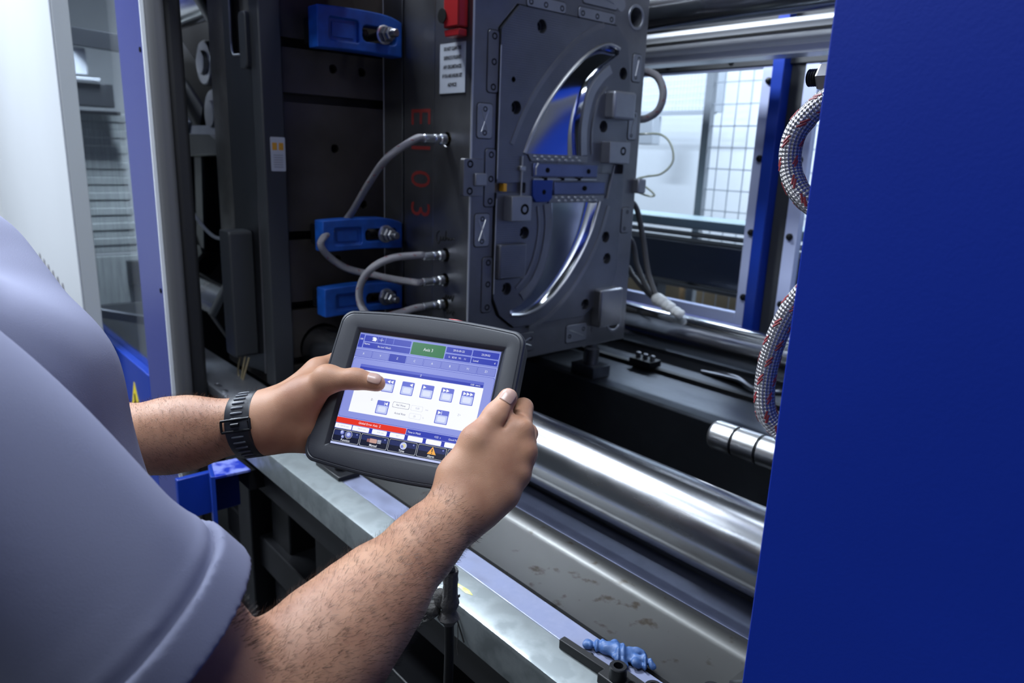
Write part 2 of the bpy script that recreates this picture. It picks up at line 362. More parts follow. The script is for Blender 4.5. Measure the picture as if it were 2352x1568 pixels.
# ------------------------------------------------------------------ toggle linkage in the dark behind the platen
R = thing('toggle_linkage', 'dark toggle linkage with shiny pins behind the platen', 'linkage', (-2.7, 1.1, .98))
MB().obox((-3.4, 1.0, 1.98), (-2.85, 1.0, 1.66), .10, .16).build('link_arm', black, R, bev=.008)
MB().obox((-3.25, .92, 1.90), (-2.88, .92, 1.655), .012, .05).build('link_edge', steel_lt, R, bev=.003)
MB().obox((-2.95, 1.0, 1.60), (-2.45, 1.0, 1.62), .14, .10).build('crosshead', black, R, bev=.008)
MB().obox((-2.90, .925, 1.648), (-2.55, .925, 1.648), .006, .03).build('rating_plate', steel_lt, R)
MB().obox((-2.9, 1.0, 1.62), (-2.95, 1.0, 1.20), .10, .09).build('link_arm', black, R, bev=.008)
MB().obox((-2.95, 1.0, 1.22), (-3.3, 1.0, 1.02), .10, .09).build('link_arm', black, R, bev=.008)
for (x, z, r) in ((-2.70, 1.87, .075), (-2.64, 1.70, .085)):
    MB().lathe((x, .98, z), (0,-1,0), [(r, 0), (r, .05), (r*.93, .058), (r*.55, .058), (r*.5, .07), (r*.2, .072), (0.001, .072)], 32).build('pivot_pin', steel, R)
MB().box(-2.85, -2.40, 1.05, 1.3, 1.02, 2.1).build('crosshead_body', blackm, R, bev=.01)
MB().cyl((-2.60, .95, 1.42), (-2.60, .95, 1.50), .035, n=20).build('sensor_cap', paper2, R)
MB().obox((-2.50, .95, 1.42), (-2.46, .95, 1.28), .06, .04).build('bracket', platen_m, R, bev=.003)
MB().tube(spline([(-3.05, .85, 1.70), (-2.85, .85, 1.60), (-2.80, .85, 1.50), (-2.72, .85, 1.38), (-2.5, .85, 1.30), (-2.3, .85, 1.32)]), .006, 8).build('grease_line', steel_lt, R)
MB().obox((-2.75, 1.0, 2.05), (-2.62, 1.0, 1.80), .05, .09).build('link_arm', steel, R, bev=.006)
R = thing('cable_loop', 'thin yellowish cables hanging under the dark platen box', 'cable', (-1.85, .70, 1.0))
for k, pts in enumerate((((-1.86, .69, 1.08), (-1.875, .68, 1.02), (-1.855, .675, .98), (-1.85, .67, .955)), ((-1.835, .69, 1.08), (-1.845, .67, .97), (-1.84, .66, .90)), ((-1.82, .69, 1.06), (-1.83, .67, .98), (-1.815, .66, .90)))):
    MB().tube(spline(pts), .0028, 8).build('cable', mat('ochre_cable', (.20, .16, .09), .5) if k == 0 else MATS['ochre_cable'], R)
# black sheets added to keep the toggle space dark: roof, rear and end
R = thing('shade_enclosure', 'added black sheet enclosure keeping light off the toggle linkage', 'machine cover', (-3.4, 1.4, 0))
MB().box(-3.1, -1.85, .60, 2.30, 2.42, 2.45).build('shade_roof', blackm, R)
MB().box(-3.3, -1.92, 2.30, 2.33, .1, 2.42).build('shade_sheet', blackm, R)
MB().box(-3.33, -3.30, .90, 2.30, .1, 2.42).build('shade_partition', blackm, R)
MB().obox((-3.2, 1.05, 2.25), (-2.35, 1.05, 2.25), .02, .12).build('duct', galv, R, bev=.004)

# ------------------------------------------------------------------ guard door slid open at the left
R = thing('guard_door', 'blue framed sliding guard door with clear window, slid open', 'guard door', (-2.5, .53, .2))
X0, X1 = -3.35, -1.834
d = MB()
MB().box(-2.045, X1, .500, .5445, .25, 2.5).build('door_stile', door_blue, R, bev=.0025)
MB().box(X1-.004, X1+.0015, .4980, .506, .25, 2.5).build('edge_trim', mat('white_trim', (.75, .77, .80), .4), R)
MB().box(X1-.03, X1+.022, .5065, .545, .25, 2.5).build('closing_bumper', mat('grey_bumper', (.10, .10, .105), .42), R, bev=.014, seg=5)
MB().box(X1-.045, X1+.006, .5455, .585, .25, 2.5).build('rubber_seal', rubber, R, bev=.012, seg=4)
MB().box(X0, -2.045, .500, .545, .25, .985).build('lower_panel', blue_d, R, bev=.0025)
MB().box(X0, -2.045, .500, .545, 2.2, 2.5).build('upper_panel', door_blue, R, bev=.0025)
MB().box(X0, X0+.2, .500, .545, .985, 2.2).build('far_stile', door_blue, R, bev=.0025)
MB().box(X0+.2, -2.045, .520, .525, .985, 2.2).build('window_pane', glass2, R)
for z in (1.80, 1.25): MB().lathe((-1.862, .5, z), (0,-1,0), [(.004, 0), (.006, 0), (.006, .002), (.003, .002)], 6).build('latch_hole', hole_m, R)
MB().prism([(-2.255, .845), (-2.165, .845), (-2.21, .925)], 'y', .4985, .4998).build('warning_triangle', yellow, R)
MB().prism([(-2.222, .852), (-2.203, .852), (-2.208, .888), (-2.218, .888)], 'y', .4978, .4984).build('warning_symbol', ink, R)
# what the door window shows
R = thing('ribbed_cover', 'white ribbed bellows cover seen through the door window', 'cover', (-3.7, .8, .8))
dusty = mat('dusty_white', (.62, .66, .64), .6, var=.35, vscale=16, stretch=(1, 9, .4))
for k in range(18):
    z = 1.10+.034*k; e = .012*math.sin(PI*k/17)-.006*(k % 2)
    MB().box(-3.73, -3.70+.004*(k % 2), .66, .905-e, z, z+.0335).build('bellows_fold', dusty, R, bev=.003)
MB().box(-3.74, -3.70, .66, .92, .86, 1.085).build('lower_panel', dusty, R, bev=.003)
MB().cyl((-3.69, .90, .95), (-3.69, .90, 1.06), .05, n=20).build('motor_housing', greyd, R)
R = thing('grey_upright', 'grey steel upright standing just behind the door window', 'post', (-2.19, .62, .2))
MB().box(-2.225, -2.09, .60, .66, .68, 2.40).build('post', mat('pale_grey_upright', (.50, .51, .53), .5), R, bev=.006)
MB().box(-2.245, -2.07, .59, .67, .66, .69).build('foot_plate', grey_p, R, bev=.003)
R = thing('hopper_frame', 'dark brackets and pale stand-in for a hall window seen high through the door window', 'frame', (-3.2, .75, 1.6))
MB().obox((-3.72, .58, 2.03), (-3.45, .95, 1.98), .04, .07).build('rail', greyd, R, bev=.003)
MB().box(-3.66, -3.62, .66, .76, 1.86, 1.97).build('window_glimpse', white_p, R, bev=.006)  # white box stands in for a bright hall window glimpsed beyond
MB().box(-3.60, -3.56, .66, .79, 1.835, 1.85).build('shelf', white_p, R, bev=.003)
MB().box(-3.64, -3.58, .68, .84, 1.735, 1.83).build('bracket', greyd, R, bev=.004)
MB().box(-3.62, -3.58, .62, .86, 1.705, 1.72).build('sill', black, R, bev=.002)
MB().obox((-3.60, .66, .86), (-3.55, .95, .78), .03, .04).build('strut', steel_lt, R, bev=.004)

# ------------------------------------------------------------------ white cabinet at the far left
R = thing('white_cabinet', 'bright white sheet metal cabinet with grey edge at far left', 'cabinet', (-3.0, .46, 0))
MB().box(-3.9, -2.40, .425, .43, .3, 2.6).build('front_sheet', white_p, R, bev=.001)
MB().box(-2.435, -2.40, .4305, .473, .3, 2.6).build('edge_profile', mat('light_grey_profile', (.55, .57, .58), .5), R, bev=.002)
MB().box(-3.9, -2.44, .435, .472, .3, 2.6).build('body', white_p, R)
for k in range(6): MB().prism(rrect(-3.06+.075*k, -3.035+.075*k, 1.10-.008*k, 1.20-.010*k, .011, 4), 'y', .4235, .4248).build('vent_slot', mat('slot_grey', (.16,.15,.17), .6) if k == 0 else MATS['slot_grey'], R)

# ------------------------------------------------------------------ blue front guard panel at the right
R = thing('blue_guard_panel', 'large plain blue painted guard panel filling the right side', 'guard panel', (.3, .52, 0))
MB().box(-.2545, 1.6, .500, .503, .15, 2.7).build('front_sheet', blue, R, bev=.0012)
MB().box(-.2515, -.2490, .5032, .5045, .15, 2.7).build('return_flange', blue, R)
R = thing('shade_beam', 'added blue beam above the mould opening that shades the mould', 'light blocker', (-1.0, .53, 2.03))
MB().box(-1.80, -.262, .505, .56, 2.03, 2.7).build('beam', blue_d, R, bev=.004)  # out-of-view beam added to keep aisle light off mould and platen
for x in (-1.4, -.9, -.4): MB().lathe((x, .505, 2.08), (0,-1,0), [(.010, 0), (.010, .005), (.006, .007)], 14).build('bolt', black, R)
# fixed platen and fixed mould half, behind the panel
R = thing('fixed_platen', 'blue fixed platen standing behind the blue guard panel', 'platen', (0, 1.33, 0))
fp = MB().box(-.28, .2, .72, 1.94, .98, 2.2).build('platen_body', blue_d, R, bev=.006)
c = MB()
for y in (.85, 1.80):
    for z in (1.0905, 2.03): c.cyl((-.5, y, z), (.4, y, z), .0635, n=40)
cut(fp, c)
R = thing('fixed_mould_half', 'steel fixed half of the mould behind the blue panel', 'mould half', (-.4, 1.33, 1.08))
MB().box(-.475, -.285, 1.06, 1.63, 1.09, 2.02).build('mould_plate', steel, R, bev=.004)
pin = thing('leader_pin', 'short bright steel guide pin with two dark grooves beside the blue panel', 'guide pin', (-.60, 1.09, 1.127))
r = .027
MB().lathe((-.672, 1.09, 1.127), (1,0,0), [(r*.80, 0), (r*.9, .002), (r, .008), (r, .046), (r*.9, .0465), (r*.9, .051), (r, .0515), (r, .093), (r*.9, .0935), (r*.9, .098), (r, .0985), (r, .196)], 40).build('pin_body', steel_br, pin)
for h in (.0464, .0934): MB().lathe((-.672+h, 1.09, 1.127), (1,0,0), [(r*.92, 0), (r*.92, .0048)], 32).build('groove', black, pin)
# rear guard with blue frame and clear windows
R = thing('rear_guard', 'blue framed rear guard with clear windows and black bolts', 'guard', (-1.2, 2.2, .9))
MB().box(-2.0, .6, 2.20, 2.25, 1.905, 2.45).build('top_rail', greyd, R, bev=.004)
MB().box(-2.0, .6, 2.17, 2.26, .98, 1.05).build('bottom_rail', blue_d, R, bev=.004)
MB().box(-1.275, -1.235, 2.165, 2.26, 1.05, 2.4).build('mullion', blue_d, R, bev=.003)
MB().box(-1.235, -1.18, 2.21, 2.26, 1.05, 2.4).build('mullion_web', greyd, R, bev=.003)
pale = mat('pale_blue_frame', (.52, .57, .80), .4, .1)
def guard_window(x0, x1):
    w = MB().box(x0+.045, x1-.045, 2.225, 2.229, 1.10, 1.90).build('window_pane', glass1, R)
    f = MB().box(x0, x0+.045, 2.205, 2.235, 1.06, 1.93).box(x1-.045, x1, 2.205, 2.235, 1.06, 1.93).box(x0+.045, x1-.045, 2.205, 2.235, 1.06, 1.10).box(x0+.045, x1-.045, 2.205, 2.235, 1.90, 1.93).build('window_frame', pale, R, bev=.002)
    for z in (1.16, 1.38, 1.62, 1.86):
        for x in (x0+.02, x1-.018): MB().lathe((x, 2.205, z), (0,-1,0), [(.011, 0), (.011, .006), (.007, .007), (.007, .014), (.005, .015)], 14).build('bolt', black, R)
guard_window(-1.90, -1.285); guard_window(-1.185, -.57); guard_window(-.5, .15)
for x in (-1.62, -1.38, -1.12): MB().lathe((x, 2.168, 1.03), (0,-1,0), [(.011, 0), (.011, .006), (.006, .008)], 14).build('bolt', black, R)
for x in (-1.7, -1.45, -1.25): MB().lathe((x, 2.198, 1.93), (0,-1,0), [(.010, 0), (.010, .006), (.006, .008)], 14).build('bolt', black, R)
# upper rear aluminium rail (two bright ridges)
R = thing('rail_profile', 'bright aluminium double rail under the upper rear tie bar', 'rail', (-1, 1.97, 1.93))
pr = [(1.93, 1.895), (2.01, 1.895), (2.01, 1.99), (1.945, 1.99), (1.932, 1.984), (1.930, 1.974), (1.938, 1.962), (1.938, 1.950), (1.932, 1.944), (1.928, 1.936), (1.930, 1.928), (1.94, 1.92), (1.94, 1.90)]
MB().prism(pr, 'x', -2.1, .3).build('extrusion', mat('satin_aluminium', (.70, .72, .76), .34, .3), R, bev=.002)
MB().box(-2.1, .3, 1.934, 1.94, 1.953, 1.959).build('black_insert', blackm, R)

# ------------------------------------------------------------------ behind the machine
def fence(x0, x1, y, z0, z1, pitch, label):
    R = thing('mesh_fence', label, 'fence', ((x0+x1)/2, y, z0), 'wire mesh fence panels behind the machine')
    for x in (x0, x1): MB().box(x-.022, x+.022, y-.02, y+.02, 0, z1+.05).build('post', grey_p, R, bev=.003)
    for z in (z0, z1): MB().box(x0, x1, y-.012, y+.012, z-.012, z+.012).build('rail', grey_p, R, bev=.002)
    w = MB(); n = int((x1-x0)/pitch)
    for i in range(1, n): w.cyl((x0+(x1-x0)*i/n, y, z0), (x0+(x1-x0)*i/n, y, z1), .0025, n=5, cap=False)
    n = int((z1-z0)/(pitch*1.4))
    for i in range(1, n): w.cyl((x0, y, z0+(z1-z0)*i/n), (x1, y, z0+(z1-z0)*i/n), .0025, n=5, cap=False)
    tag(w.build('wire_mesh', mesh_m, R), kind='stuff')
fence(-2.27, -1.25, 3.3, .2, 2.1, .075, 'pale wire mesh fence panel right of the grey pole')
fence(-1.2, -.2, 3.3, .2, 2.1, .075, 'wire mesh fence panel seen in the narrow right window')
R = thing('wall_grille', 'grey wire grille box hanging high on the white wall', 'grille', (-3.6, 4.6, 1.9))
for x in (-4.3, -3.1): MB().box(x-.02, x+.02, 4.55, 4.65, 1.95, 3.1).build('upright', grey_p, R)
for z in (1.95, 2.5, 3.1): MB().box(-4.3, -3.1, 4.57, 4.60, z-.015, z+.015).build('rail', grey_p, R)
w = MB()
for i in range(40): w.cyl((-4.3+.03*i, 4.6, 1.95), (-4.3+.03*i, 4.6, 3.1), .003, n=5, cap=False)
for i in range(25): w.cyl((-4.3, 4.6, 1.95+.046*i), (-3.1, 4.6, 1.95+.046*i), .003, n=5, cap=False)
tag(w.build('wire_grille', mesh_m, R), kind='stuff')
MB().box(-3.75, -3.58, 4.5, 4.6, 1.72, 1.93).build('junction_box', grey_p, R, bev=.006)
MB().box(-4.3, -3.1, 4.6, 5.2, 3.08, 3.12).build('wall_bracket', grey_p, R)
R = thing('conveyor', 'steel conveyor beam with pale teal top behind the rear guard', 'conveyor', (-2, 3.1, 0))
MB().box(-4.2, .6, 2.95, 3.2, 1.29, 1.335).build('teal_cover', teal_m, R, bev=.004)
for z in (1.265, 1.235): MB().cyl((-4.2, 2.95, z), (.6, 2.95, z), .012, n=16).build('rail', alu, R)
MB().box(-4.2, .6, 2.96, 3.18, 1.03, 1.22).build('side_beam', mat('slate_paint', (.10,.12,.17), .4, .3), R, bev=.004)
MB().box(-4.2, .6, 2.95, 3.2, 1.0, 1.02).build('lower_flange', alu, R, bev=.003)
for x in (-3.4, -2.32, -1.3, -.2): MB().box(x-.03, x+.03, 3.02, 3.1, 0, 1.0).build('leg', grey_p, R, bev=.003)
k = 0
for (x, y, z0, z1, lab) in ((-2.64, 3.5, .70, .99, 'cardboard box left of the conveyor leg'), (-2.14, 3.5, .72, .98, 'cardboard box right of the conveyor leg')):
    R = thing('cardboard_box', lab+', behind the rear window', 'box', (x, y, z0), 'cardboard boxes behind the machine')
    MB().box(x-.235, x+.235, y-.12, y+.2, z0, z1).build('carton', card, R, bev=.004)
    MB().box(x-.236, x+.236, y+.02, y+.07, z1, z1+.001).build('tape', paper, R)
R = thing('pallet_table', 'dark low table carrying the cardboard boxes', 'table', (-2.4, 3.4, 0))
MB().box(-3.0, -1.6, 3.36, 3.86, .66, .70).build('table_top', greyd, R, bev=.004)
for x in (-2.95, -1.65):
    for y in (3.40, 3.82): MB().box(x-.025, x+.025, y-.025, y+.025, 0, .66).build('leg', greyd, R, bev=.003)

# ================================================================== the mould
R = thing('mould_half', 'large grey steel injection mould half with fin shaped polished cavities', 'mould', (-1.53, 1.335, 1.086))
FX, IX = -1.34, -1.3325
MB().box(-1.7195, -1.6265, 1.042, 1.63, 1.086, 2.02).build('clamp_plate', steel, R, bev=.003)
MB().box(-1.6255, -1.4880, 1.044, 1.63, 1.086, 2.02).build('spacer_plate', steel, R, bev=.002)
INS = [(1.114, 1.845), (1.114, 1.875), (1.166, 1.930), (1.500, 1.930), (1.545, 1.895), (1.566, 1.79), (1.566, 1.30), (1.545, 1.235), (1.44, 1.178), (1.185, 1.178), (1.135, 1.215), (1.114, 1.26)]
F1O = [(1.196, 1.606), (1.228, 1.67), (1.277, 1.741), (1.344, 1.81), (1.41, 1.86), (1.465, 1.883), (1.511, 1.877)]
F1I = [(1.384, 1.606), (1.379, 1.667), (1.386, 1.72), (1.405, 1.774), (1.439, 1.814), (1.473, 1.839), (1.512, 1.864)]
F2O = [(1.474, 1.489), (1.447, 1.41), (1.402, 1.336), (1.346, 1.274), (1.286, 1.229), (1.225, 1.209), (1.171, 1.211)]
F2I = [(1.295, 1.489), (1.303, 1.438), (1.299, 1.382), (1.284, 1.327), (1.256, 1.278), (1.216, 1.242), (1.169, 1.222)]
def outline(o, i): return [(p.x, p.y) for p in spline(o, 6)]+[(p.x, p.y) for p in spline(i, 6)][::-1]
fin_cut = MB().prism(outline(F1O, F1I), 'x', -1.3885, -1.30).prism(outline(F2O, F2I), 'x', -1.3885, -1.30)
BIG = [(1.236, 1.895), (1.165, 1.709), (1.535, 1.819), (1.472, 1.682), (1.207, 1.416), (1.155, 1.280), (1.51, 1.392), (1.521, 1.332), (1.444, 1.210)]
SML = [(1.154, 1.77), (1.40, 1.555), (1.31, 1.56), (1.30, 1.512), (1.43, 1.518), (1.255, 1.505)]
plate = MB().box(-1.4865, FX, 1.04, 1.63, 1.086, 2.02).build('cavity_plate', steel, R, bev=.0)
c = MB().prism(outline(F1O, F1I), 'x', -1.40, -1.30).prism(outline(F2O, F2I), 'x', -1.40, -1.30)
for y, z in ((1.579, 1.963), (1.578, 1.145), (1.09, 1.963), (1.09, 1.145)): c.cyl((-1.45, y, z), (-1.3, y, z), .024, n=32)
for z in (1.631, 1.358, 1.296, 1.235): c.cyl((-1.434, 1.0, z), (-1.434, 1.075, z), .0165, n=24)
ci = [(1.34+(y-1.34)*1.013, 1.553+(z-1.553)*1.008) for y, z in INS]; c.prism(ci, 'x', -1.352, -1.30)
cut(plate, c)
bm_ = plate.modifiers.new('bevel', 'BEVEL'); bm_.width = .002; bm_.segments = 2; bm_.limit_method = 'ANGLE'; bm_.angle_limit = math.radians(60)
for y, z in ((1.579, 1.963), (1.578, 1.145)):
    MB().lathe((FX, y, z), (1,0,0), [(.0238, -.05), (.0238, .0005), (.0255, .002), (.031, .002), (.032, .0005), (.032, -.001)], 36, cap=False).build('guide_bush', steel_lt, R)
ins = MB().prism(INS, 'x', -1.405, IX).build('cavity_insert', steel_ins, R)
c = MB().prism(outline(F1O, F1I), 'x', -1.45, -1.30).prism(outline(F2O, F2I), 'x', -1.45, -1.30)
for y, z in BIG: c.cyl((-1.365, y, z), (-1.3, y, z), .0155, n=24)
for y, z in SML: c.cyl((-1.352, y, z), (-1.3, y, z), .0065, n=16)
c.prism(rrect(1.113, 1.205, 1.512, 1.538, .004, 3), 'x', -1.37, -1.30)
c.prism(rrect(1.462, 1.562, 1.562, 1.588, .004, 3), 'x', -1.37, -1.30)
cut(ins, c)
for y, z in BIG:
    MB().lathe((-1.364, y, z), (1,0,0), [(.0125, 0), (.0125, .012), (.011, .013), (.0065, .013), (.006, .004), (.0005, .004)], 18).build('socket_screw', black, R)
# polished fin cavities with a dished floor
def cavity(o, i, dep, tilt):
    O = spline(o, 8); I = spline(i, 8); n = len(O); g = []
    for k in range(n):
        s = 1-(k/(n-1))**2.2; row = []
        for j in range(15):
            u = j/14; p = O[k]*(1-u)+I[k]*u
            ss = lambda q: max(0, min(1, q))**2*(3-2*max(0, min(1, q))); h = ss(u/.13)*ss((1-u)/.06)*dep*(.30+.70*s)*((1.30-.95*u) if tilt else (.75+.25*u))
            row.append((IX-.001-h, p.x, p.y))
        g.append(row)
    return MB().grid(g)
cavity(F1O, F1I, .034, True).build('fin_cavity', polish, R, ang=80)
cavity(F2O, F2I, .022, False).build('fin_cavity', polish, R, ang=80)
for o in (F1O, F2O):
    P = [(IX+.0015, p.x, p.y) for p in spline(o, 8)]
    MB().tube(P, [.0045]*len(P), 10).build('parting_lip', steel_br, R)
# shallow relief bands that follow the fins
def band(o, off0, off1, h, nm, m):
    S = spline(o, 8); ring0 = []; ring1 = []
    for k in range(len(S)):
        d = (S[min(k+1, len(S)-1)]-S[max(k-1, 0)]).normalized(); nrm = V(-d.y, d.x, 0)
        ring0.append(S[k]+nrm*off0); ring1.append(S[k]+nrm*off1)
    g = [[(IX-.0005, p.x, p.y) for p in ring0], [(IX+h, p.x, p.y) for p in ring0], [(IX+h, p.x, p.y) for p in ring1], [(IX-.0005, p.x, p.y) for p in ring1]]
    MB().grid(g).build(nm, m, R, ang=30)
band(F1O[:6], .040, .052, .0020, 'relief_band', steel)
band(F2O[:6], .034, .046, .0020, 'relief_band', steel)
band(F1I[:6], -.006, -.028, .0035, 'relief_band', steel_lt)
band(F2I[:6], -.006, -.028, .0025, 'relief_band', steel)
band(F1I[:5], -.045, -.052, .0025, 'relief_band', steel)
band(F2I[:6], -.045, -.052, .0025, 'relief_band', steel)
# studded strips and slides across the middle
def studs(y0, y1, z0, z1, lean):
    s = MB().prism([(y0, z1), (y0+lean, z0), (y1-lean*.3, z0), (y1, z1)], 'x', IX-.004, IX+.004).build('studded_strip', steel, R, bev=.001)
    st = MB()
    for r_ in range(2):
        for q in range(7):
            y = y0+.022+r_*.011+q*(y1-y0-.05)/6.6; z = z1-(z1-z0)*(.3+.42*r_)
            st.ball((IX+.004, y, z), .0022, .0050, .0034, 10, 6)
    tag(st.build('studs', steel_br, R), kind='stuff')
studs(1.205, 1.415, 1.588, 1.605, .012); studs(1.285, 1.487, 1.488, 1.506, -.004)
slate = mat('blued_slide_steel', (.16, .19, .34), .36, .9, var=.2, vscale=12)
MB().box(IX-.004, IX+.0045, 1.225, 1.455, 1.552, 1.584).build('slide_bar', slate, R, bev=.002)
MB().box(IX-.004, IX+.0030, 1.300, 1.490, 1.508, 1.540).build('slide_bar', slate, R, bev=.002)
MB().prism([(1.225, 1.545), (1.292, 1.545), (1.292, 1.50), (1.28, 1.49), (1.235, 1.49), (1.225, 1.505)], 'x', IX-.004, IX+.006).build('slide_head', mat('blue_coated_steel', (.02, .05, .25), .35, .5), R, bev=.002)
MB().box(IX-.003, IX+.006, 1.225, 1.452, 1.5445, 1.5475).build('edge_strip', steel_br, R)
for y in (1.265, 1.325, 1.385): MB().box(IX-.003, IX+.0065, y-.006, y+.006, 1.5435, 1.5505).build('slot', hole_m, R)
for y, z in ((1.272, 1.568), (1.42, 1.567), (1.262, 1.515), (1.41, 1.524)): MB().cyl((IX-.003, y, z), (IX+.0062, y, z), .0062, n=14).build('screw_hole', hole_m, R)
MB().tube([(IX+.004, 1.24, 1.584), (IX+.005, 1.232, 1.574), (IX+.005, 1.232, 1.556)], .0022, 8).build('wire_clip', steel_br, R)
MB().tube([(IX+.004, 1.187, 1.60), (IX+.004, 1.187, 1.505)], .0022, 8).build('limit_rod', steel_br, R)
MB().box(IX, IX+.009, 1.179, 1.196, 1.565, 1.577).build('rod_nut', steel_br, R, bev=.002)
MB().tube([(IX+.004, 1.52, 1.585), (IX+.004, 1.50, 1.497)], .0028, 8).build('limit_rod', steel, R)
# raised blocks
def block(y0, y1, z0, z1, h, m, hole=None, nm='locating_block', bev=.007):
    b = MB().box(IX-.01, IX+h, y0, y1, z0, z1).build(nm, m, R, bev=bev, seg=3)
    if hole:
        MB().lathe((IX+h, hole[0], hole[1]), (1,0,0), [(hole[2], -.004), (hole[2], .0004), (hole[2]*.55, .0002), (hole[2]*.5, -.003)], 20).build('bore', hole_m, R)
block(1.474, 1.562, 1.702, 1.772, .030, steel_lt)
block(1.470, 1.550, 1.590, 1.645, .030, steel_lt, (1.522, 1.622, .011), bev=.002)
block(1.137, 1.200, 1.448, 1.507, .030, steel_lt, (1.178, 1.476, .013), bev=.002)
block(1.118, 1.205, 1.306, 1.392, .014, steel_ins, bev=.004)
block(1.478, 1.572, 1.143, 1.250, .026, steel, bev=.006)
MB().box(-1.352, -1.3335, 1.136, 1.146, 1.516, 1.535).build('amber_switch', orange, R, bev=.001)
# screwed cover plates on the plate rim: left column, top row, cross marked wear plates
def rim_plate(y0, y1, z0, z1, holes, hr, cross=None, nm='wear_plate', m=steel):
    MB().prism(rrect(y0-.0016, y1+.0016, z0-.0016, z1+.0016, .008, 4), 'x', FX-.003, FX+.0004).build('gap', hole_m, R)
    MB().prism(rrect(y0, y1, z0, z1, .007, 4), 'x', FX-.003, FX+.0022).build(nm, m, R, bev=.0008)
    for y, z in holes: MB().lathe((FX+.0022, y, z), (1,0,0), [(hr, -.003), (hr, .0004), (hr*.6, .0002), (hr*.55, -.002)], 16).build('screw', hole_m, R)
    if cross:
        for s in cross:
            a, b = ((y0+.012, z0+.014), (y1-.012, z1-.014)) if s > 0 else ((y0+.012, z1-.014), (y1-.012, z0+.014))
            MB().tube([(FX+.0025, *a), (FX+.0025, *b)], .0011, 6).build('scribed_line', steel_br, R)
rim_plate(1.081, 1.112, 1.737, 1.869, [(1.0985, 1.857), (1.099, 1.803), (1.0985, 1.749)], .0075)
rim_plate(1.081, 1.112, 1.481, 1.613, [(1.0985, 1.60), (1.099, 1.545), (1.0985, 1.494)], .0075)
rim_plate(1.081, 1.112, 1.226, 1.361, [(1.0985, 1.348), (1.099, 1.295), (1.0985, 1.238)], .0075)
rim_plate(1.055, 1.099, 1.636, 1.712, [(1.077, 1.700), (1.077, 1.648)], .006, (1, -1), m=steel_lt)
rim_plate(1.055, 1.099, 1.388, 1.465, [(1.077, 1.453), (1.077, 1.400)], .006, (1, -1), m=steel_lt)
rim_plate(1.382, 1.462, 1.106, 1.156, [(1.395, 1.124), (1.449, 1.139)], .006, (-1,), m=steel_lt)
rim_plate(1.180, 1.262, 1.106, 1.156, [(1.193, 1.124), (1.249, 1.139)], .006, (1, -1))
rim_plate(1.578, 1.612, 1.804, 1.874, [(1.600, 1.863), (1.592, 1.815)], .005, (1,), m=steel_lt)
rim_plate(1.578, 1.612, 1.654, 1.728, [(1.600, 1.717), (1.592, 1.665)], .005, (1,), m=steel_lt)
rim_plate(1.578, 1.612, 1.40, 1.47, [(1.600, 1.458), (1.592, 1.412)], .005)
rim_plate(1.192, 1.317, 1.9335, 1.958, [(1.204, 1.944), (1.251, 1.944), (1.304, 1.944)], .0065, m=steel_lt)
rim_plate(1.362, 1.495, 1.9335, 1.958, [(1.376, 1.944), (1.428, 1.944), (1.481, 1.944)], .0065, m=steel_lt)
rim_plate(1.375, 1.50, 1.968, 2.012, [(1.395, 1.99)], .006, (1, -1), m=steel_lt)
MB().cyl((FX-.002, 1.515, 1.985), (FX+.001, 1.515, 1.985), .017, n=28).build('date_stamp', steel_lt, R)
MB().cyl((FX-.002, 1.496, 1.133), (FX+.001, 1.496, 1.133), .013, n=24).build('date_stamp', steel, R)
# straddling latch locks on the two vertical edges
lk = MB().prism(rrect(1.010, 1.068, 1.506, 1.590, .005, 3), 'x', FX-.0005, FX+.014).build('latch_lock', steel, R, bev=.001)
MB().box(FX+.002, FX+.020, 1.040, 1.073, 1.53, 1.558).build('latch_tongue', steel_lt, R, bev=.002)
for z in (1.518, 1.578): MB().lathe((FX+.014, 1.028, z), (1,0,0), [(.0085, -.003), (.0085, .0004), (.005, .0002), (.004, -.002)], 16).build('screw', hole_m, R)
MB().box(FX-.03, FX+.02, 1.618, 1.652, 1.51, 1.55).build('latch_tongue', steel_lt, R, bev=.004)
# plate joints, and bright strips imitating highlights along the plate and insert edges
MB().box(-1.4885, -1.4855, 1.0395, 1.043, 1.086, 2.02).build('plate_joint', steel_br, R)
edge_glint = mat('edge_glint_steel', (.62, .63, .66), .35, .6)
MB().cyl((-1.3415, 1.0412, 1.087), (-1.3415, 1.0412, 2.019), .0024, n=10).build('edge_glint_strip', edge_glint, R)
MB().cyl((IX-.0012, 1.1148, 1.27), (IX-.0012, 1.1148, 1.50), .0014, n=8).build('edge_glint_strip', edge_glint, R)
MB().cyl((IX-.0012, 1.1148, 1.545), (IX-.0012, 1.1148, 1.84), .0014, n=8).build('edge_glint_strip', edge_glint, R)
MB().cyl((-1.7185, 1.043, 1.087), (-1.7185, 1.043, 2.019), .0016, n=8).build('edge_glint_strip', edge_glint, R)
MB().box(-1.627, -1.6245, 1.0415, 1.045, 1.086, 2.02).build('plate_joint', black, R)
# lettering painted on the spacer plate, reading downwards
for k, ch_ in enumerate('E103'):
    text_mb(ch_, .122, plane_mat((-1.553, 1.0434, 1.686-.0757*k), (0,0,-1), (1,0,0)), bold=-.0006, sx=.78).build('lettering', redink, R, smooth=False)
# aluminium warning label
MB().box(-1.463, -1.366, 1.0388, 1.0401, 1.734, 1.842).build('warning_label', paper, R)
for k, s in enumerate(('DO NOT CLEAN THIS', 'SURFACE IS POLISHED', 'ANY CIRCUMSTANCES', 'IF YOU ARE UNSURE GET', 'ADVICE')):
    text_mb(s, .0108, plane_mat((-1.4145, 1.0385, 1.830-.0195*k), (1,0,0), (0,0,1)), bold=.0004, sx=.62 if len(s) > 10 else .9).build('label_text', ink, R, smooth=False)
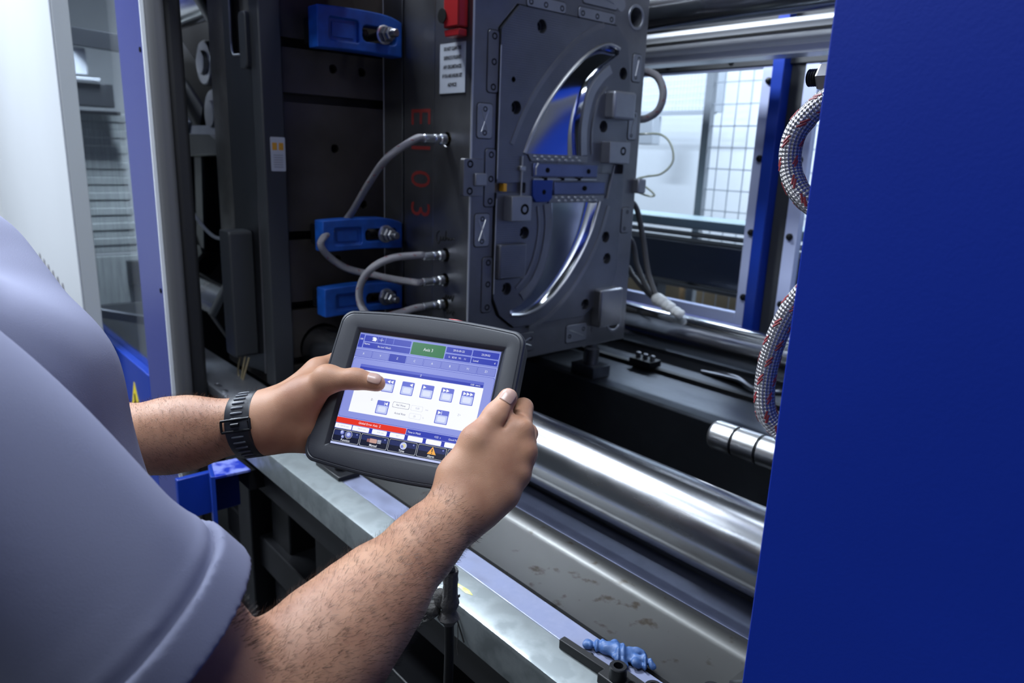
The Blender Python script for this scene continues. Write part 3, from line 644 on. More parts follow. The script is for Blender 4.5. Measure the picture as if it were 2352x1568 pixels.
# marker pen scribbles beside the ports
def scribble(x0, z0, sc, pts): MB().tube(spline([(x0+a*sc, 1.0390, z0+b*sc) for a, b in pts], 5), .0011, 6).build('handwriting', ink, R)
scribble(-1.47, 1.388, .012, [(1, 2.2), (.2, 1.6), (0, .4), (.6, -.4), (1.2, .2), (1.4, 1.2), (1.6, .4), (2.1, .5), (2.4, 1.2), (2.5, .5), (3, .6), (3.3, 2.4), (3.2, .6), (3.8, 1.2), (4.1, .6), (4.6, 1.1), (5, .7), (5.6, 1.2), (6.2, .9)])
scribble(-1.43, 1.248, .011, [(0, 0), (.3, 1.2), (.8, .2), (1.2, 1.1), (1.6, .2), (2.2, 1.2), (2.6, 0), (3.2, 1.4)])
scribble(-1.425, 1.215, .011, [(0, 1), (.4, -.2), (.9, .9), (1.3, 0), (1.9, .8), (2.4, -.2), (2.9, .9), (3.6, .2)])
# red lifting latch on the edge of the mould
b = MB().box(-1.415, -1.358, 1.012, 1.0395, 1.868, 2.03).build('red_lifting_latch', redpt, R, bev=.004)
MB().prism([(-1.415, 1.865), (-1.358, 1.865), (-1.358, 1.85), (-1.41, 1.85)], 'y', 1.014, 1.036).build('latch_foot', redpt, R, bev=.002)
MB().lathe((-1.418, 1.011, 1.895), (0,1,0), [(.0155, -.001), (.0155, .020), (.003, .020)], 20).build('latch_hole', hole_m, R)

# ------------------------------------------------------------------ blue mould clamps
def mould_clamp(z, h, label):
    t = thing('mould_clamp', label, 'clamp', (-1.70, .93, z), 'blue mould clamps on the platen')
    y0, y1 = .812, 1.037
    def arch(y): u = (y-y0)/(y1-y0); return .004*math.sin(PI*u)
    ys = [y0+(y1-y0)*i/16 for i in range(17)]
    poly = [(y, z+h/2+arch(y)-.010*max(0, (y-.98)/.057)**2) for y in ys]+[(y, z-h/2+arch(y)*.6+.002) for y in ys[::-1]]
    MB().box(-1.7198, -1.668, .826, .872, z-h*.32, z+h*.32).build('heel', black, t, bev=.002)
    b = MB().prism(poly, 'x', -1.667, -1.622).build('clamp_body', blue_cl, t)
    c = MB().prism(rrect(.842, .918, z-h*.27, z+h*.27, .006), 'x', -1.632, -1.60)
    c.prism(rrect(.928, 1.022, z-h*.20, z+h*.20, .012), 'x', -1.75, -1.60)
    cut(b, c)
    bv = b.modifiers.new('bevel', 'BEVEL'); bv.width = .0028; bv.segments = 3; bv.limit_method = 'ANGLE'; bv.angle_limit = math.radians(50)
    MB().prism(rrect(.852, .908, z-h*.18, z+h*.18, .004), 'x', -1.6325, -1.629).build('pocket_pad', blue_cl, t, bev=.001)
    bz = z+.002; by = .985
    MB().lathe((-1.722, by, bz), (1,0,0), [(.0095, 0), (.0095, .155), (.0075, .158)], 18).build('bolt', steel, t)
    MB().lathe((-1.6225, by, bz), (1,0,0), [(.010, 0), (.021, 0), (.022, .002), (.022, .005), (.020, .006), (.010, .006)], 24).build('washer', steel_br, t)
    MB().lathe((-1.6165, by, bz), (1,0,0), [(.010, 0), (.0175, 0), (.0185, .002), (.0185, .018), (.0165, .020), (.010, .020)], 6).build('nut', steel, t, ang=20)
    MB().lathe((-1.5965, by, bz), (1,0,0), [(.0095, 0), (.013, 0), (.014, .002), (.014, .011), (.012, .013), (.0095, .013)], 6).build('lock_nut', steel_br, t, ang=20)
    MB().lathe((-1.722, .942, bz), (1,0,0), [(.009, 0), (.009, .088), (.006, .09)], 6).build('set_screw', black, t)
mould_clamp(1.868, .092, 'uppermost blue mould clamp, brightly painted, above the drilled holes')
mould_clamp(1.391, .078, 'middle blue mould clamp beside the painted number 3')
mould_clamp(1.226, .074, 'lowest blue mould clamp just above the tablet')

# ------------------------------------------------------------------ braided hoses
def braid_material():
    m = bpy.data.materials.new('woven_steel_braid'); m.use_nodes = True; nt = m.node_tree; b = nt.nodes['Principled BSDF']
    b.inputs['Metallic'].default_value = .85; b.inputs['Roughness'].default_value = .36
    uv = nt.nodes.new('ShaderNodeUVMap'); sp = nt.nodes.new('ShaderNodeSeparateXYZ'); nt.links.new(uv.outputs[0], sp.inputs[0])
    def mth(op, a, b_=None):
        q = nt.nodes.new('ShaderNodeMath'); q.operation = op
        for i, x in enumerate((a, b_)):
            if x is None: continue
            if isinstance(x, (int, float)): q.inputs[i].default_value = x
            else: nt.links.new(x, q.inputs[i])
        return q.outputs[0]
    U = mth('MULTIPLY', sp.outputs[0], 2*PI*9); Vv = mth('MULTIPLY', sp.outputs[1], 2*PI*9)
    s1 = mth('SINE', mth('ADD', U, Vv)); s2 = mth('SINE', mth('SUBTRACT', U, Vv)); h = mth('MULTIPLY', s1, s2); h = mth('ADD', mth('MULTIPLY', h, .5), .5)
    fine = mth('SINE', mth('MULTIPLY', mth('ADD', U, mth('MULTIPLY', Vv, 1.0)), 4.0)); hh = mth('ADD', h, mth('MULTIPLY', fine, .12))
    bp = nt.nodes.new('ShaderNodeBump'); bp.inputs['Strength'].default_value = .9; bp.inputs['Distance'].default_value = .0015; nt.links.new(hh, bp.inputs['Height']); nt.links.new(bp.outputs[0], b.inputs['Normal'])
    mx = nt.nodes.new('ShaderNodeMix'); mx.data_type = 'RGBA'; mx.inputs[6].default_value = (.16, .155, .16, 1); mx.inputs[7].default_value = (.52, .50, .52, 1); nt.links.new(h, mx.inputs[0]); nt.links.new(mx.outputs[2], b.inputs['Base Color'])
    return m
braid_uv = braid_material()
def hose_mesh(P, r, n, t):
    o = MB().tube(P, r, n).build('hose', braid_uv, t); me = o.data; L = [0]
    for k in range(1, len(P)): L.append(L[-1]+(P[k]-P[k-1]).length)
    uvl = me.uv_layers.new(name='UVMap')
    for pl in me.polygons:
        vi = list(pl.vertices)
        if len(vi) != 4: continue
        us = [v % n for v in vi]; wrap = max(us)-min(us) > n/2
        for li, v in zip(pl.loop_indices, vi):
            u = v % n; u = u+n if (wrap and u < n/2) else u
            uvl.data[li].uv = (u/n, L[v//n]/(2*PI*r))
def braided(name, label, cat, pts, r, ticks, fit0=None, fit1=None, group=None, period=.03, n=14):
    P = spline(pts, 14); t = thing(name, label, cat, P[0], group)
    hose_mesh(P, r, n, t)
    acc = 0; m = MB(); nt_ = 0
    for k in range(1, len(P)-2):
        acc += (P[k]-P[k-1]).length
        if acc > period:
            acc = 0; d = (P[k+1]-P[k-1]).normalized(); u, w = MB().frame(d)
            for j in range(ticks):
                a0 = 2*PI*j/ticks+nt_*.5; Q = []
                for i in range(4):
                    a = a0+i*.16; Q.append(P[k]+d*(r*.24*(i-1.5))+(u*math.cos(a)+w*math.sin(a))*(r*.90))
                m.tube(Q, r*.15, 6)
                if ticks > 2: m.tube([q_+d*(r*.42) for q_ in Q], r*.15, 6)
            nt_ += 1
    tag(m.build('red_tracer_thread', redthread, t), kind='stuff')
    for f in (fit0, fit1):
        if not f: continue
        o, d, L = Vector(f[0]), Vector(f[1]).normalized(), f[2]
        MB().lathe(o, d, [(r*.6, -.02), (r*.6, 0), (r*1.45, 0), (r*1.45, L*.22), (r*1.15, L*.26), (r*1.15, L*.40), (r*1.3, L*.42), (r*1.3, L*.50), (r*1.12, L*.54), (r*1.18, L*.60), (r*1.18, L*.95), (r*.9, L)], 6 if False else 16).build('crimp_fitting', zinc, t)
        MB().lathe(o-d*.010, d, [(r*.9, 0), (r*.9, .012)], 14).build('thread', brass, t)
    return t
fy = (0, -1, 0)
braided('hydraulic_hose', 'braided hose looping behind the middle blue clamp', 'hose', [(-1.434, .975, 1.630), (-1.434, .951, 1.628), (-1.47, .90, 1.584), (-1.55, .898, 1.524), (-1.655, .895, 1.431), (-1.612, .80, 1.38), (-1.62, .86, 1.318), (-1.56, .922, 1.298), (-1.49, .935, 1.297), (-1.436, .955, 1.297), (-1.436, .975, 1.296)], .0085, 2, ((-1.434, 1.035, 1.631), fy, .062), ((-1.436, 1.035, 1.296), fy, .062), 'braided hoses on the mould side')
braided('hydraulic_hose', 'braided hose curling in front of the lowest blue clamp', 'hose', [(-1.436, .98, 1.359), (-1.436, .961, 1.362), (-1.45, .898, 1.357), (-1.47, .857, 1.334), (-1.49, .837, 1.292), (-1.49, .838, 1.244), (-1.46, .855, 1.216), (-1.44, .903, 1.225), (-1.436, .955, 1.234), (-1.436, .98, 1.235)], .0088, 2, ((-1.436, 1.035, 1.358), fy, .062), ((-1.436, 1.035, 1.235), fy, .062), 'braided hoses on the mould side')
braided('hydraulic_hose', 'small braided hose loop at the upper rear mould edge', 'hose', [(-1.40, 1.635, 1.842), (-1.385, 1.67, 1.842), (-1.345, 1.69, 1.828), (-1.318, 1.69, 1.785), (-1.328, 1.69, 1.74), (-1.36, 1.68, 1.716), (-1.39, 1.66, 1.712), (-1.41, 1.635, 1.715)], .0105, 2)
for k, pts in enumerate(([(-1.43, 1.64, 1.50), (-1.43, 1.74, 1.47), (-1.41, 1.765, 1.38), (-1.385, 1.775, 1.27), (-1.345, 1.77, 1.205)],
                         [(-1.47, 1.64, 1.40), (-1.47, 1.78, 1.36), (-1.45, 1.80, 1.28), (-1.40, 1.79, 1.22), (-1.355, 1.775, 1.197)],
                         [(-1.50, 1.64, 1.30), (-1.50, 1.80, 1.27), (-1.47, 1.81, 1.24), (-1.41, 1.80, 1.205), (-1.35, 1.78, 1.187)])):
    o = MB().tube(spline(pts), .0085, 10).build('water_hose', mat('grey_hose', (.07, .068, .07), .5) if k == 0 else MATS['grey_hose'], loc=pts[0])
    tag(o, ('frontmost', 'middle', 'rearmost')[k]+' grey hose running down into the white wrap', 'hose', 'grey hoses behind the mould')
w = MB()
for k in range(6): w.ball((-1.335+.017*k, 1.772-.004*(k % 2), 1.190-.006*k+.003*(k % 2)), .022-.0015*k, .022, .020-.0015*k, 12, 8)
tag(w.build('wrapped_bundle', plastic_w, loc=(-1.31, 1.77, 1.17)), 'white cloth wrapped around the hose ends on the rear tie bar', 'wrap')
tag(MB().tube(spline([(-1.38, 1.64, 1.668), (-1.365, 1.68, 1.673), (-1.32, 1.70, 1.672), (-1.283, 1.70, 1.645), (-1.272, 1.70, 1.60), (-1.30, 1.69, 1.566), (-1.345, 1.68, 1.556), (-1.36, 1.66, 1.545), (-1.33, 1.68, 1.52), (-1.318, 1.69, 1.505), (-1.335, 1.68, 1.503), (-1.37, 1.64, 1.52)], 8), .0032, 8).build('clear_tube', clear_t, loc=(-1.38, 1.64, 1.668)), 'thin clear plastic tube looping off the rear mould edge', 'tube')
# hoses and bolt on the fixed side, beside the blue panel
braided('hydraulic_hose', 'thick braided hose with red thread bulging beside the blue panel', 'hose', [(-.28, .80, 1.69), (-.34, .80, 1.69), (-.392, .795, 1.675), (-.425, .79, 1.640), (-.428, .79, 1.60), (-.408, .79, 1.568), (-.37, .80, 1.548), (-.28, .80, 1.54)], .0125, 4, None, None, 'thick braided hoses on the fixed side', .022, 18)
braided('hydraulic_hose', 'long thick braided hose curving down the blue panel edge', 'hose', [(-.28, .80, 1.52), (-.35, .80, 1.50), (-.39, .795, 1.465), (-.412, .79, 1.42), (-.424, .79, 1.36), (-.419, .79, 1.31), (-.40, .80, 1.285), (-.36, .80, 1.26), (-.28, .80, 1.25)], .0125, 4, None, None, 'thick braided hoses on the fixed side', .022, 18)
t = thing('threaded_stud', 'black threaded stud end sticking out beside the blue panel', 'bolt', (-.40, .80, 1.695))
pf = []
for k in range(9): pf += [(.0095, k*.0026), (.0080, k*.0026+.0013)]
MB().lathe((-.424, .80, 1.695), (1,0,0), [(.007, -.001)]+pf+[(.009, .03), (.009, .144)], 20).build('thread', black, t)
MB().lathe((-.411, .80, 1.695), (1,0,0), [(.009, 0), (.014, 0), (.015, .002), (.015, .016), (.009, .016)], 6).build('nut', steel, t, ang=20)

# ================================================================== the hand-held control tablet
T0 = Vector((-.6243, .4143, 1.3432))
TU = Vector((.8592, .5114, -.0155)).normalized(); TV = Vector((-.2538, .4524, .8549)); TV = (TV-TU*TV.dot(TU)).normalized(); TN = TU.cross(TV)
def TL(a, b, c): return T0+TU*(a/1000)+TV*(b/1000)+TN*(c/1000)       # tablet frame, millimetres
def srgb(r, g, b):
    def f(c): c /= 255; return c/12.92 if c <= .04045 else ((c+.055)/1.055)**2.4
    return (f(r), f(g), f(b))
R = thing('control_tablet', 'black handheld machine control tablet with a lit blue and white screen', 'tablet', T0)
def ring(hx, hy, bulge, r, n=14, cx=-2.5, cy=0):
    out = []
    for sx, sy, a0 in ((1, 1, 0), (-1, 1, PI/2), (-1, -1, PI), (1, -1, 1.5*PI)):
        for i in range(n+1):
            a = a0+PI/2*i/n; x = sx*(hx-r)+r*math.cos(a); y = sy*(hy-r)+r*math.sin(a)
            out.append([x, y])
        if (sx, sy) in ((1, 1), (-1, -1)):            # long top or bottom edge, bulged
            for i in range(1, 12):
                x = sx*(hx-r)*(1-2*i/12); out.append([x, sy*hy])
        else:
            for i in range(1, 6): out.append([sx*hx, sy*(hy-r)*(1-2*i/6)])
    res = []
    for x, y in out:
        y2 = y+math.copysign(bulge*(1-min(1, abs(x)/hx)**2), y)*min(1, abs(y)/(hy*.8)); x2 = x+math.copysign(bulge*.25*(1-min(1, abs(y)/hy)**2), x)*min(1, abs(x)/(hx*.8))
        res.append((x2+cx, y2+cy))
    return res
def loft(rings, cap0=True, cap1=True):
    mb = MB(); n = len(rings[0][0]); vs = []
    for pts, c in rings: vs += [tuple(TL(x, y, c)) for x, y in pts]
    fs = [(k*n+i, k*n+(i+1) % n, (k+1)*n+(i+1) % n, (k+1)*n+i) for k in range(len(rings)-1) for i in range(n)]
    if cap0: fs.append(tuple(range(n-1, -1, -1)))
    if cap1: fs.append(tuple(range((len(rings)-1)*n, len(rings)*n)))
    return mb.add(vs, fs)
SW, SH = 86.6, 65.2                                  # half size of the screen opening
loft([(ring(104, 78, 5, 14), -34), (ring(109, 84, 6, 14), -28), (ring(110, 86, 6, 13), -12), (ring(110, 86, 6, 13), -9), (ring(108.5, 84.5, 6, 12), -8.5)], True, True).build('rear_shell', tab_g, R, ang=30)
loft([(ring(110, 86, 6, 13), -8), (ring(111.5, 87.3, 6, 13), -6.5), (ring(111.5, 87.3, 6, 13), -3.0), (ring(110.2, 86, 6, 12.5), -1.0), (ring(108.4, 84.2, 6, 12), -.4), (ring(107.8, 83.6, 6, 12), -.9), (ring(107.2, 83.0, 6, 12), -.3), (ring(106, 82, 6, 11), 0),
      (ring(SW+5, SH+5, 0, 2, cx=0, cy=-.5), 0), (ring(SW+3.6, SH+3.6, 0, 1.5, cx=0, cy=-.5), -.5), (ring(SW+.8, SH+.8, 0, .8, cx=0, cy=-.5), -3.2), (ring(SW, SH, 0, .6, cx=0, cy=-.5), -4.2)], True, False).build('front_bezel', tab_m, R, ang=28)
MB().add([tuple(TL(x, y, -3.6)) for x, y in ((-SW, -SH-.5), (SW, -SH-.5), (SW, SH-.5), (-SW, SH-.5))], [(0,1,2,3)]).build('display_glass', emit('screen_black', (.004, .006, .02), 1), R, smooth=False)
scr = bpy.data.objects.new('screen', None)
def UI(nm, col, k=1.0, s=.60): return emit('ui_'+nm, srgb(*col), s*k)
c_bg = UI('periwinkle', (158, 168, 236)); c_blue = UI('blue', (44, 58, 178)); c_blue2 = UI('blue_line', (150, 165, 240)); c_tab = UI('tab', (126, 136, 214)); c_pan = UI('panel', (142, 152, 226))
c_white = UI('white', (246, 248, 255), 1.06); c_green = UI('green', (34, 112, 62)); c_red = UI('red', (232, 48, 26)); c_dark = UI('dark', (14, 18, 44)); c_dark2 = UI('dark_sheen', (34, 44, 96))
c_btn = UI('button', (196, 206, 250)); c_btnh = UI('button_head', (104, 114, 214)); c_txt = UI('text', (240, 244, 255)); c_txd = UI('text_dark', (60, 66, 110)); c_grey = UI('grey', (170, 175, 200)); c_or = UI('orange', (250, 180, 80)); c_skin = UI('hand', (200, 160, 150))
SCR = MB().add([tuple(TL(x, y, -3.5)) for x, y in ((-86, -63.5), (85, -63.5), (85, 63.8), (-86, 63.8))], [(0,1,2,3)]).build('screen', c_bg, R, smooth=False)
bpy.data.objects.remove(scr)
def rect(nm, x0, x1, y0, y1, m, c=-3.42, r=0.8):
    p = rrect(x0, x1, y0, y1, r, 3) if r else [(x0, y0), (x1, y0), (x1, y1), (x0, y1)]
    return MB().add([tuple(TL(x, y, c)) for x, y in p], [tuple(range(len(p)))]).build(nm, m, SCR, smooth=False)
def boxed(nm, x0, x1, y0, y1, m, line=c_blue2, c=-3.42, r=.8, w=.35):
    rect(nm+'_border', x0-w, x1+w, y0-w, y1+w, line, c-.03, r); return rect(nm, x0, x1, y0, y1, m, c, r)
def poly(nm, pts, m, c=-3.30): return MB().add([tuple(TL(x, y, c)) for x, y in pts], [tuple(range(len(pts)))]).build(nm, m, SCR, smooth=False)
def word(s, x, y, size, m=None, c=-3.30, bold=0.0, align='CENTER', sx=.92):
    M4 = Matrix(((TU.x, TV.x, TN.x, 0), (TU.y, TV.y, TN.y, 0), (TU.z, TV.z, TN.z, 0), (0,0,0,1))); o = TL(x, y, c); M4.translation = o
    return text_mb(s, size/1000, M4, bold, align, sx).build('screen_text', m or c_txt, SCR, smooth=False)
# status bar
rect('status_bar', -86, 85, 45.2, 63.8, c_tab, -3.46, 0)
boxed('status_box', -85.5, -79.8, 46.6, 62.2, c_blue); word('100', -82.7, 56.5, 3.0)
boxed('icon_box', -78.8, -20.8, 54.4, 61.6, c_blue); boxed('name_box', -78.8, -20.2, 46.8, 53.5, c_blue)
for x in (-62.5, -52.5, -42.5): rect('divider', x-.15, x+.15, 54.6, 61.4, c_blue2, -3.38, 0)
poly('hand_icon', [(-69.5, 56.2), (-64.5, 55.6), (-63.6, 58.0), (-65.0, 60.2), (-68.2, 60.4), (-69.8, 59.0), (-67.8, 58.2)], c_txt)
for a, b in (((-60.2, 57.9), (-55.0, 58.2)), ((-57.75, 55.6), (-57.45, 60.4))): poly('cross_icon', [(a[0], a[1]), (b[0], a[1]), (b[0], b[1]), (a[0], b[1])], c_txt)
word('Name:', -78.2, 51.6, 3.2, align='LEFT'); word('fin tool 10inch', -52, 50.0, 3.1)
boxed('axis_box', -19.2, 21.0, 46.9, 61.4, c_green); word('Axis 3', 1.2, 54.2, 5.0)
boxed('date_box', 22.2, 52.2, 54.7, 61.2, c_blue); word('2010-05-22', 37, 58.0, 3.2)
boxed('time_box', 53.2, 83.6, 54.4, 61.6, c_blue); word('23:29:02', 68.5, 57.6, 3.2)
boxed('count_box', 22.0, 52.4, 46.9, 53.2, c_blue); word('S:   8218   W:    11', 37, 50.0, 2.9)
boxed('level_box', 53.2, 83.6, 46.9, 53.2, c_blue); word('Level', 55.5, 49.8, 3.2, align='LEFT'); word('4', 80.5, 49.8, 3.2)
# axis tabs
for k, s in enumerate(('X', 'Y', 'Z', 'C', 'A', 'B', 'Y1', 'Z1')):
    x0 = -85.6+21.2*k; boxed('tab_button', x0+.3, x0+20.4, 35.6, 43.8, c_blue if s == 'Z' else c_tab, c_blue, r=.4); word(s, x0+10.3, 39.6, 3.4)
# main panel
boxed('axis_panel', -85.2, 84.2, -34.2, 33.8, c_pan, c_blue, r=2.5); rect('work_area', -74.8, 74.2, -27.5, 21.2, c_white, -3.40, .5)
rect('title_bar', -74.9, 73.5, 21.4, 27.6, c_blue, -3.38, .8); rect('title_sheen', -74.9, 73.5, 24.6, 27.4, UI('title_sheen', (92, 104, 206)), -3.36, .8); word('Z', 0, 24.4, 3.2); word('0.80  mm/s', 64.5, 23.2, 2.7)
def arrow_button(x, y, kind):
    boxed('arrow_button', x-7.2, x+7.2, y-7.4, y+7.2, c_btnh, c_btnh, -3.36, 1.0, .2)
    rect('button_face', x-6.5, x+6.5, y-6.8, y+2.0, c_btn, -3.33, .8); rect('button_glow', x-4.6, x+4.6, y-5.2, y+.6, UI('button_glow', (225, 232, 255)) if 'ui_button_glow' not in MATS else MATS['ui_button_glow'], -3.32, 1.4)
    yy = y+4.4; n = kind.count('>') or kind.count('<'); s = 1 if '>' in kind else -1
    base = x-s*5.4 if s > 0 else x+5.4
    for q in range(n):
        b = base+s*q*3.9; poly('arrow', [(b, yy-1.9), (b+s*3.6, yy), (b, yy+1.9)], c_white)
    if '|' in kind: b = base+s*3.9; poly('arrow_bar', [(b, yy-1.9), (b+.5, yy-1.9), (b+.5, yy+1.9), (b, yy+1.9)], c_white)
for x, kd in ((-59, '<<<'), (-35.4, '<<'), (-12.0, '<'), (11.5, '>'), (34.9, '>>'), (58.6, '>>>')): arrow_button(x, 7.9, kd)
arrow_button(-35.6, -17.1, '<|'); arrow_button(35.2, -16.8, '>|')
word('Z-', -50, -10.5, 3.2, c_txd); word('Z+', 54, -11.5, 3.2, c_grey)
boxed('move_button', -24.0, -4.6, -14.6, -9.0, c_white, c_txd, -3.36, 1.2, .3); word('Rel. Move', -14.4, -11.8, 3.0, c_txd)
boxed('value_box', -2.0, 11.5, -14.8, -9.4, c_white, c_grey, -3.36, 1.2, .15); word('0.00', 5.6, -12.0, 2.9, c_grey); word('mm', 16.5, -12.0, 2.4, c_grey)
word('Actual Rate', -13.2, -20.9, 3.1, c_txd); boxed('value_box', -2.0, 11.5, -23.6, -18.2, c_white, c_grey, -3.36, 1.2, .15); word('20', 4.2, -21.0, 2.9, c_grey); word('%', 14.5, -21.2, 2.4, c_grey)
# lower bars
rect('error_bar', -86, -1.2, -41.6, -35.4, c_red, -3.38, .8); word('Global Error Axis  Z', -45, -38.4, 3.5)
rect('info_bar', -.4, 85, -41.6, -35.4, c_blue, -3.38, .8); word('Time in Mold', .8, -38.6, 3.1, align='LEFT'); word('4.52  s', 36, -38.8, 3.0); word('Good Parts', 48.5, -38.8, 3.0, align='LEFT')
rect('value_strip', -86, 85, -47.6, -42.0, c_blue, -3.44, 0)
for k in range(8):
    x0 = -85.8+21.4*k; rect('value_field', x0+(2.8 if k > 1 else 0), x0+20.4, -47.4, -42.3, c_white, -3.36, .8)
for x, s in ((-76, 'X: 1329.45 mm'), (-53, '700.01 mm'), (-30, '0.01 mm'), (-9, '0.0 °')): word(s, x, -44.8, 2.4, c_grey)
rect('menu_bar', -86, 85, -63.0, -48.0, c_dark, -3.44, 0); rect('screen_foot', -86, 85, -65.3, -63.0, c_btn, -3.40, 0)
for k, s in enumerate(('Function', 'Manual', 'Time', 'Alarm', 'Help')):
    x0 = -85.2+34.1*k; boxed('menu_button', x0, x0+32.2, -61.8, -49.2, c_dark, c_txt, -3.38, 1.2, .25); rect('button_sheen', x0+.6, x0+31.6, -55.4, -50.0, c_dark2, -3.36, 1.2)
    word(s, x0+16.2, -59.9, 3.5, bold=.00003); poly('indicator', [(x0+28.6+.9*math.cos(a*PI/5), -51.6+.9*math.sin(a*PI/5)) for a in range(10)], c_tab)
def disc(nm, x, y, r, m, c=-3.28, n=18): return poly(nm, [(x+r*math.cos(2*PI*i/n), y+r*math.sin(2*PI*i/n)) for i in range(n)], m, c)
for x, y, r in ((-75, -51.8, 2.3), (-66.5, -53.3, 3.2), (-73.2, -56.4, 1.7)): disc('gear_icon', x, y, r, c_tab); disc('gear_core', x-.4, y+.5, r*.6, c_btn, -3.26)
for i in range(16):
    a = 2*PI*i/16; disc('gear_tooth', -66.5+4.1*math.cos(a), -53.3+4.1*math.sin(a), .45, c_txt, -3.27, 6)
rect('glove_icon', -40.5, -31.5, -57.2, -52.6, c_skin, -3.29, 1.0); rect('cuff_icon', -43.5, -40, -56.8, -53.4, UI('cuff', (150, 100, 100)), -3.28, .4)
for q in range(4): rect('motion_line', -31, -26.5, -53.4-q*1.1, -52.9-q*1.1, c_txt, -3.28, 0)
disc('clock_icon', 0.0, -54.2, 4.0, c_btn); disc('clock_core', .6, -54.0, 2.3, UI('clock_yellow', (225, 220, 170)), -3.26); disc('clock_shade', -1.2, -55.0, 1.6, c_tab, -3.25)
poly('warning_icon', [(28.4, -57.6), (38.6, -57.6), (33.5, -49.4)], c_or); rect('warning_mark', 33.0, 34.0, -55.2, -51.8, c_dark, -3.26, .3); disc('warning_dot', 33.5, -56.4, .55, c_dark, -3.26)
# emergency stop on the rear of the housing
es = MB().lathe(TL(22.5, 78, -33), -TN, [(.010, -.006), (.010, .006), (.019, .007), (.020, .010), (.019, .016), (.012, .018)], 28)
es = MB().lathe(TL(22.5, 84, -20), TV, [(.011, -.004), (.011, .004), (.0175, .0045), (.0185, .0065), (.0175, .0095), (.010, .0115)], 28)
tag(es.build('emergency_stop', mat('stop_red', (.55, .03, .035), .35), R), 'red emergency stop button')
MB().lathe(TL(52, -84, -18), -TV, [(.009, -.004), (.009, .010), (.0075, .012), (.006, .03)], 18).build('cable_gland', rubber, R)
# its cable with a rag of lint
t = thing('tablet_cable', 'black cable hanging from the tablet, wrapped with grey lint', 'cable', (-.60, .45, .0))
e0 = TL(52, -112, -18)
MB().tube(spline([tuple(e0), (e0.x-.004, e0.y-.008, e0.z-.05), (-.598, .448, 1.13), (-.602, .45, 1.06), (-.602, .45, .98), (-.60, .44, .6), (-.58, .42, .06), (-.45, .38, .012), (-.2, .36, .012)], 8), .0058, 12).build('cable', rubber, t)
w = MB().tube(spline([(-.598, .448, 1.132), (-.600, .449, 1.10), (-.603, .45, 1.072), (-.602, .45, 1.056)], 6), [.0085, .009, .0085, .0092, .0085, .0088, .009, .0095, .011, .012, .010, .0085, .0095, .012, .014, .012, .009, .008, .007][:19], 10)
w.ball((-.622, .438, 1.072), .014, .010, .009, 10, 6); w.ball((-.612, .444, 1.088), .011, .008, .013, 10, 6); w.ball((-.634, .432, 1.066), .008, .006, .005, 8, 5)
for k in range(9):
    a = Vector((-.615+.012*rng.normal(), .442, 1.072)); w.tube(spline([tuple(a), tuple(a+Vector((-.010+.01*rng.normal(), -.004, -.010+.006*rng.normal()))), tuple(a+Vector((-.016+.012*rng.normal(), -.006, -.026+.01*rng.normal())))], 4), .0005, 4)
tag(w.build('lint', lint, t), kind='stuff')
R2 = thing('frayed_thread', 'dark frayed thread dangling over the galvanised edge', 'thread', (-.70, .53, 1.0))
MB().tube(spline([(-.706, .545, 1.0012), (-.702, .531, 1.001), (-.694, .529, .985), (-.682, .529, .965), (-.672, .528, .952)], 6), .0012, 6).build('thread', mat('dark_thread', (.02,.018,.018), .8), R2)
MB().tube(spline([(-.688, .5285, .972), (-.686, .528, .955), (-.687, .528, .938), (-.685, .528, .925)], 6), .0007, 6).build('wisp', lint, R2)

# ================================================================== small things on the ledge
stop_m = mat('blackened_stop', (.010, .010, .011), .5, 0, spec=.3)
t = thing('stop_block', 'black steel block with two socket screws at the ledge edge', 'clamp block', (-.46, .60, 1.0))
MB().obox((-.540, .581, 1.007), (-.464, .585, 1.007), .010, .013).build('arm', stop_m, t, bev=.001)
MB().box(-.468, -.33, .568, .600, 1.0005, 1.014).build('block', stop_m, t, bev=.0015)
MB().ball((-.500, .592, 1.005), .005, .004, .005, 12, 8).build('knob', stop_m, t)
for x, y in ((-.447, .580), (-.400, .586)):
    MB().lathe((x, y, 1.014), (0,0,1), [(.0105, 0), (.0105, .016), (.0095, .017), (.0058, .017), (.0052, .008), (.0005, .008)], 22).build('socket_screw', black, t)
    MB().lathe((x+.017, y+.006, 1.014), (0,0,1), [(.0045, 0), (.0045, .0004), (.001, .0004)], 14).build('hole', hole_m, t)
t = thing('track_bracket', 'black bracket with two bolts on the ledge beneath the tablet', 'bracket', (-1.17, .60, 1.0))
MB().box(-1.225, -1.13, .583, .628, .9988, 1.008).build('plate', black, t, bev=.002)
for x, y in ((-1.205, .600), (-1.165, .604)): MB().lathe((x, y, 1.008), (0,0,1), [(.0105, 0), (.0105, .016), (.009, .018), (.005, .018), (.0045, .012), (.0005, .012)], 18).build('bolt', black, t)
t = thing('numbered_tag', 'torn white tag marked 12 lying by the blue panel', 'tag', (-.355, .69, 1.0))
MB().prism([(-.372, .690), (-.352, .722), (-.318, .716), (-.330, .672), (-.352, .655)], 'z', .9885, .9892).build('paper', paper, t)
MB().prism([(-.376, .682), (-.362, .704), (-.352, .698), (-.345, .655), (-.360, .652)], 'z', .9893, .9897).build('fold', mat('tag_grey', (.16,.16,.2), .5), t)
text_mb('12', .017, plane_mat((-.344, .694, .9899), (.45, -.89, 0), (.89, .45, 0)), .0003).build('number', ink, t, smooth=False)
MB().box(-.40, -.25, .64, .76, .970, .988).build('backing', blackm, t)
t = thing('socket_bolt', 'single black socket screw near the torn tag', 'bolt', (-.366, .655, .988))
MB().lathe((-.370, .660, .988), (0,0,1), [(.012, 0), (.012, .020), (.011, .0215), (.007, .0215), (.006, .010), (.0005, .010)], 22).build('head', black, t)
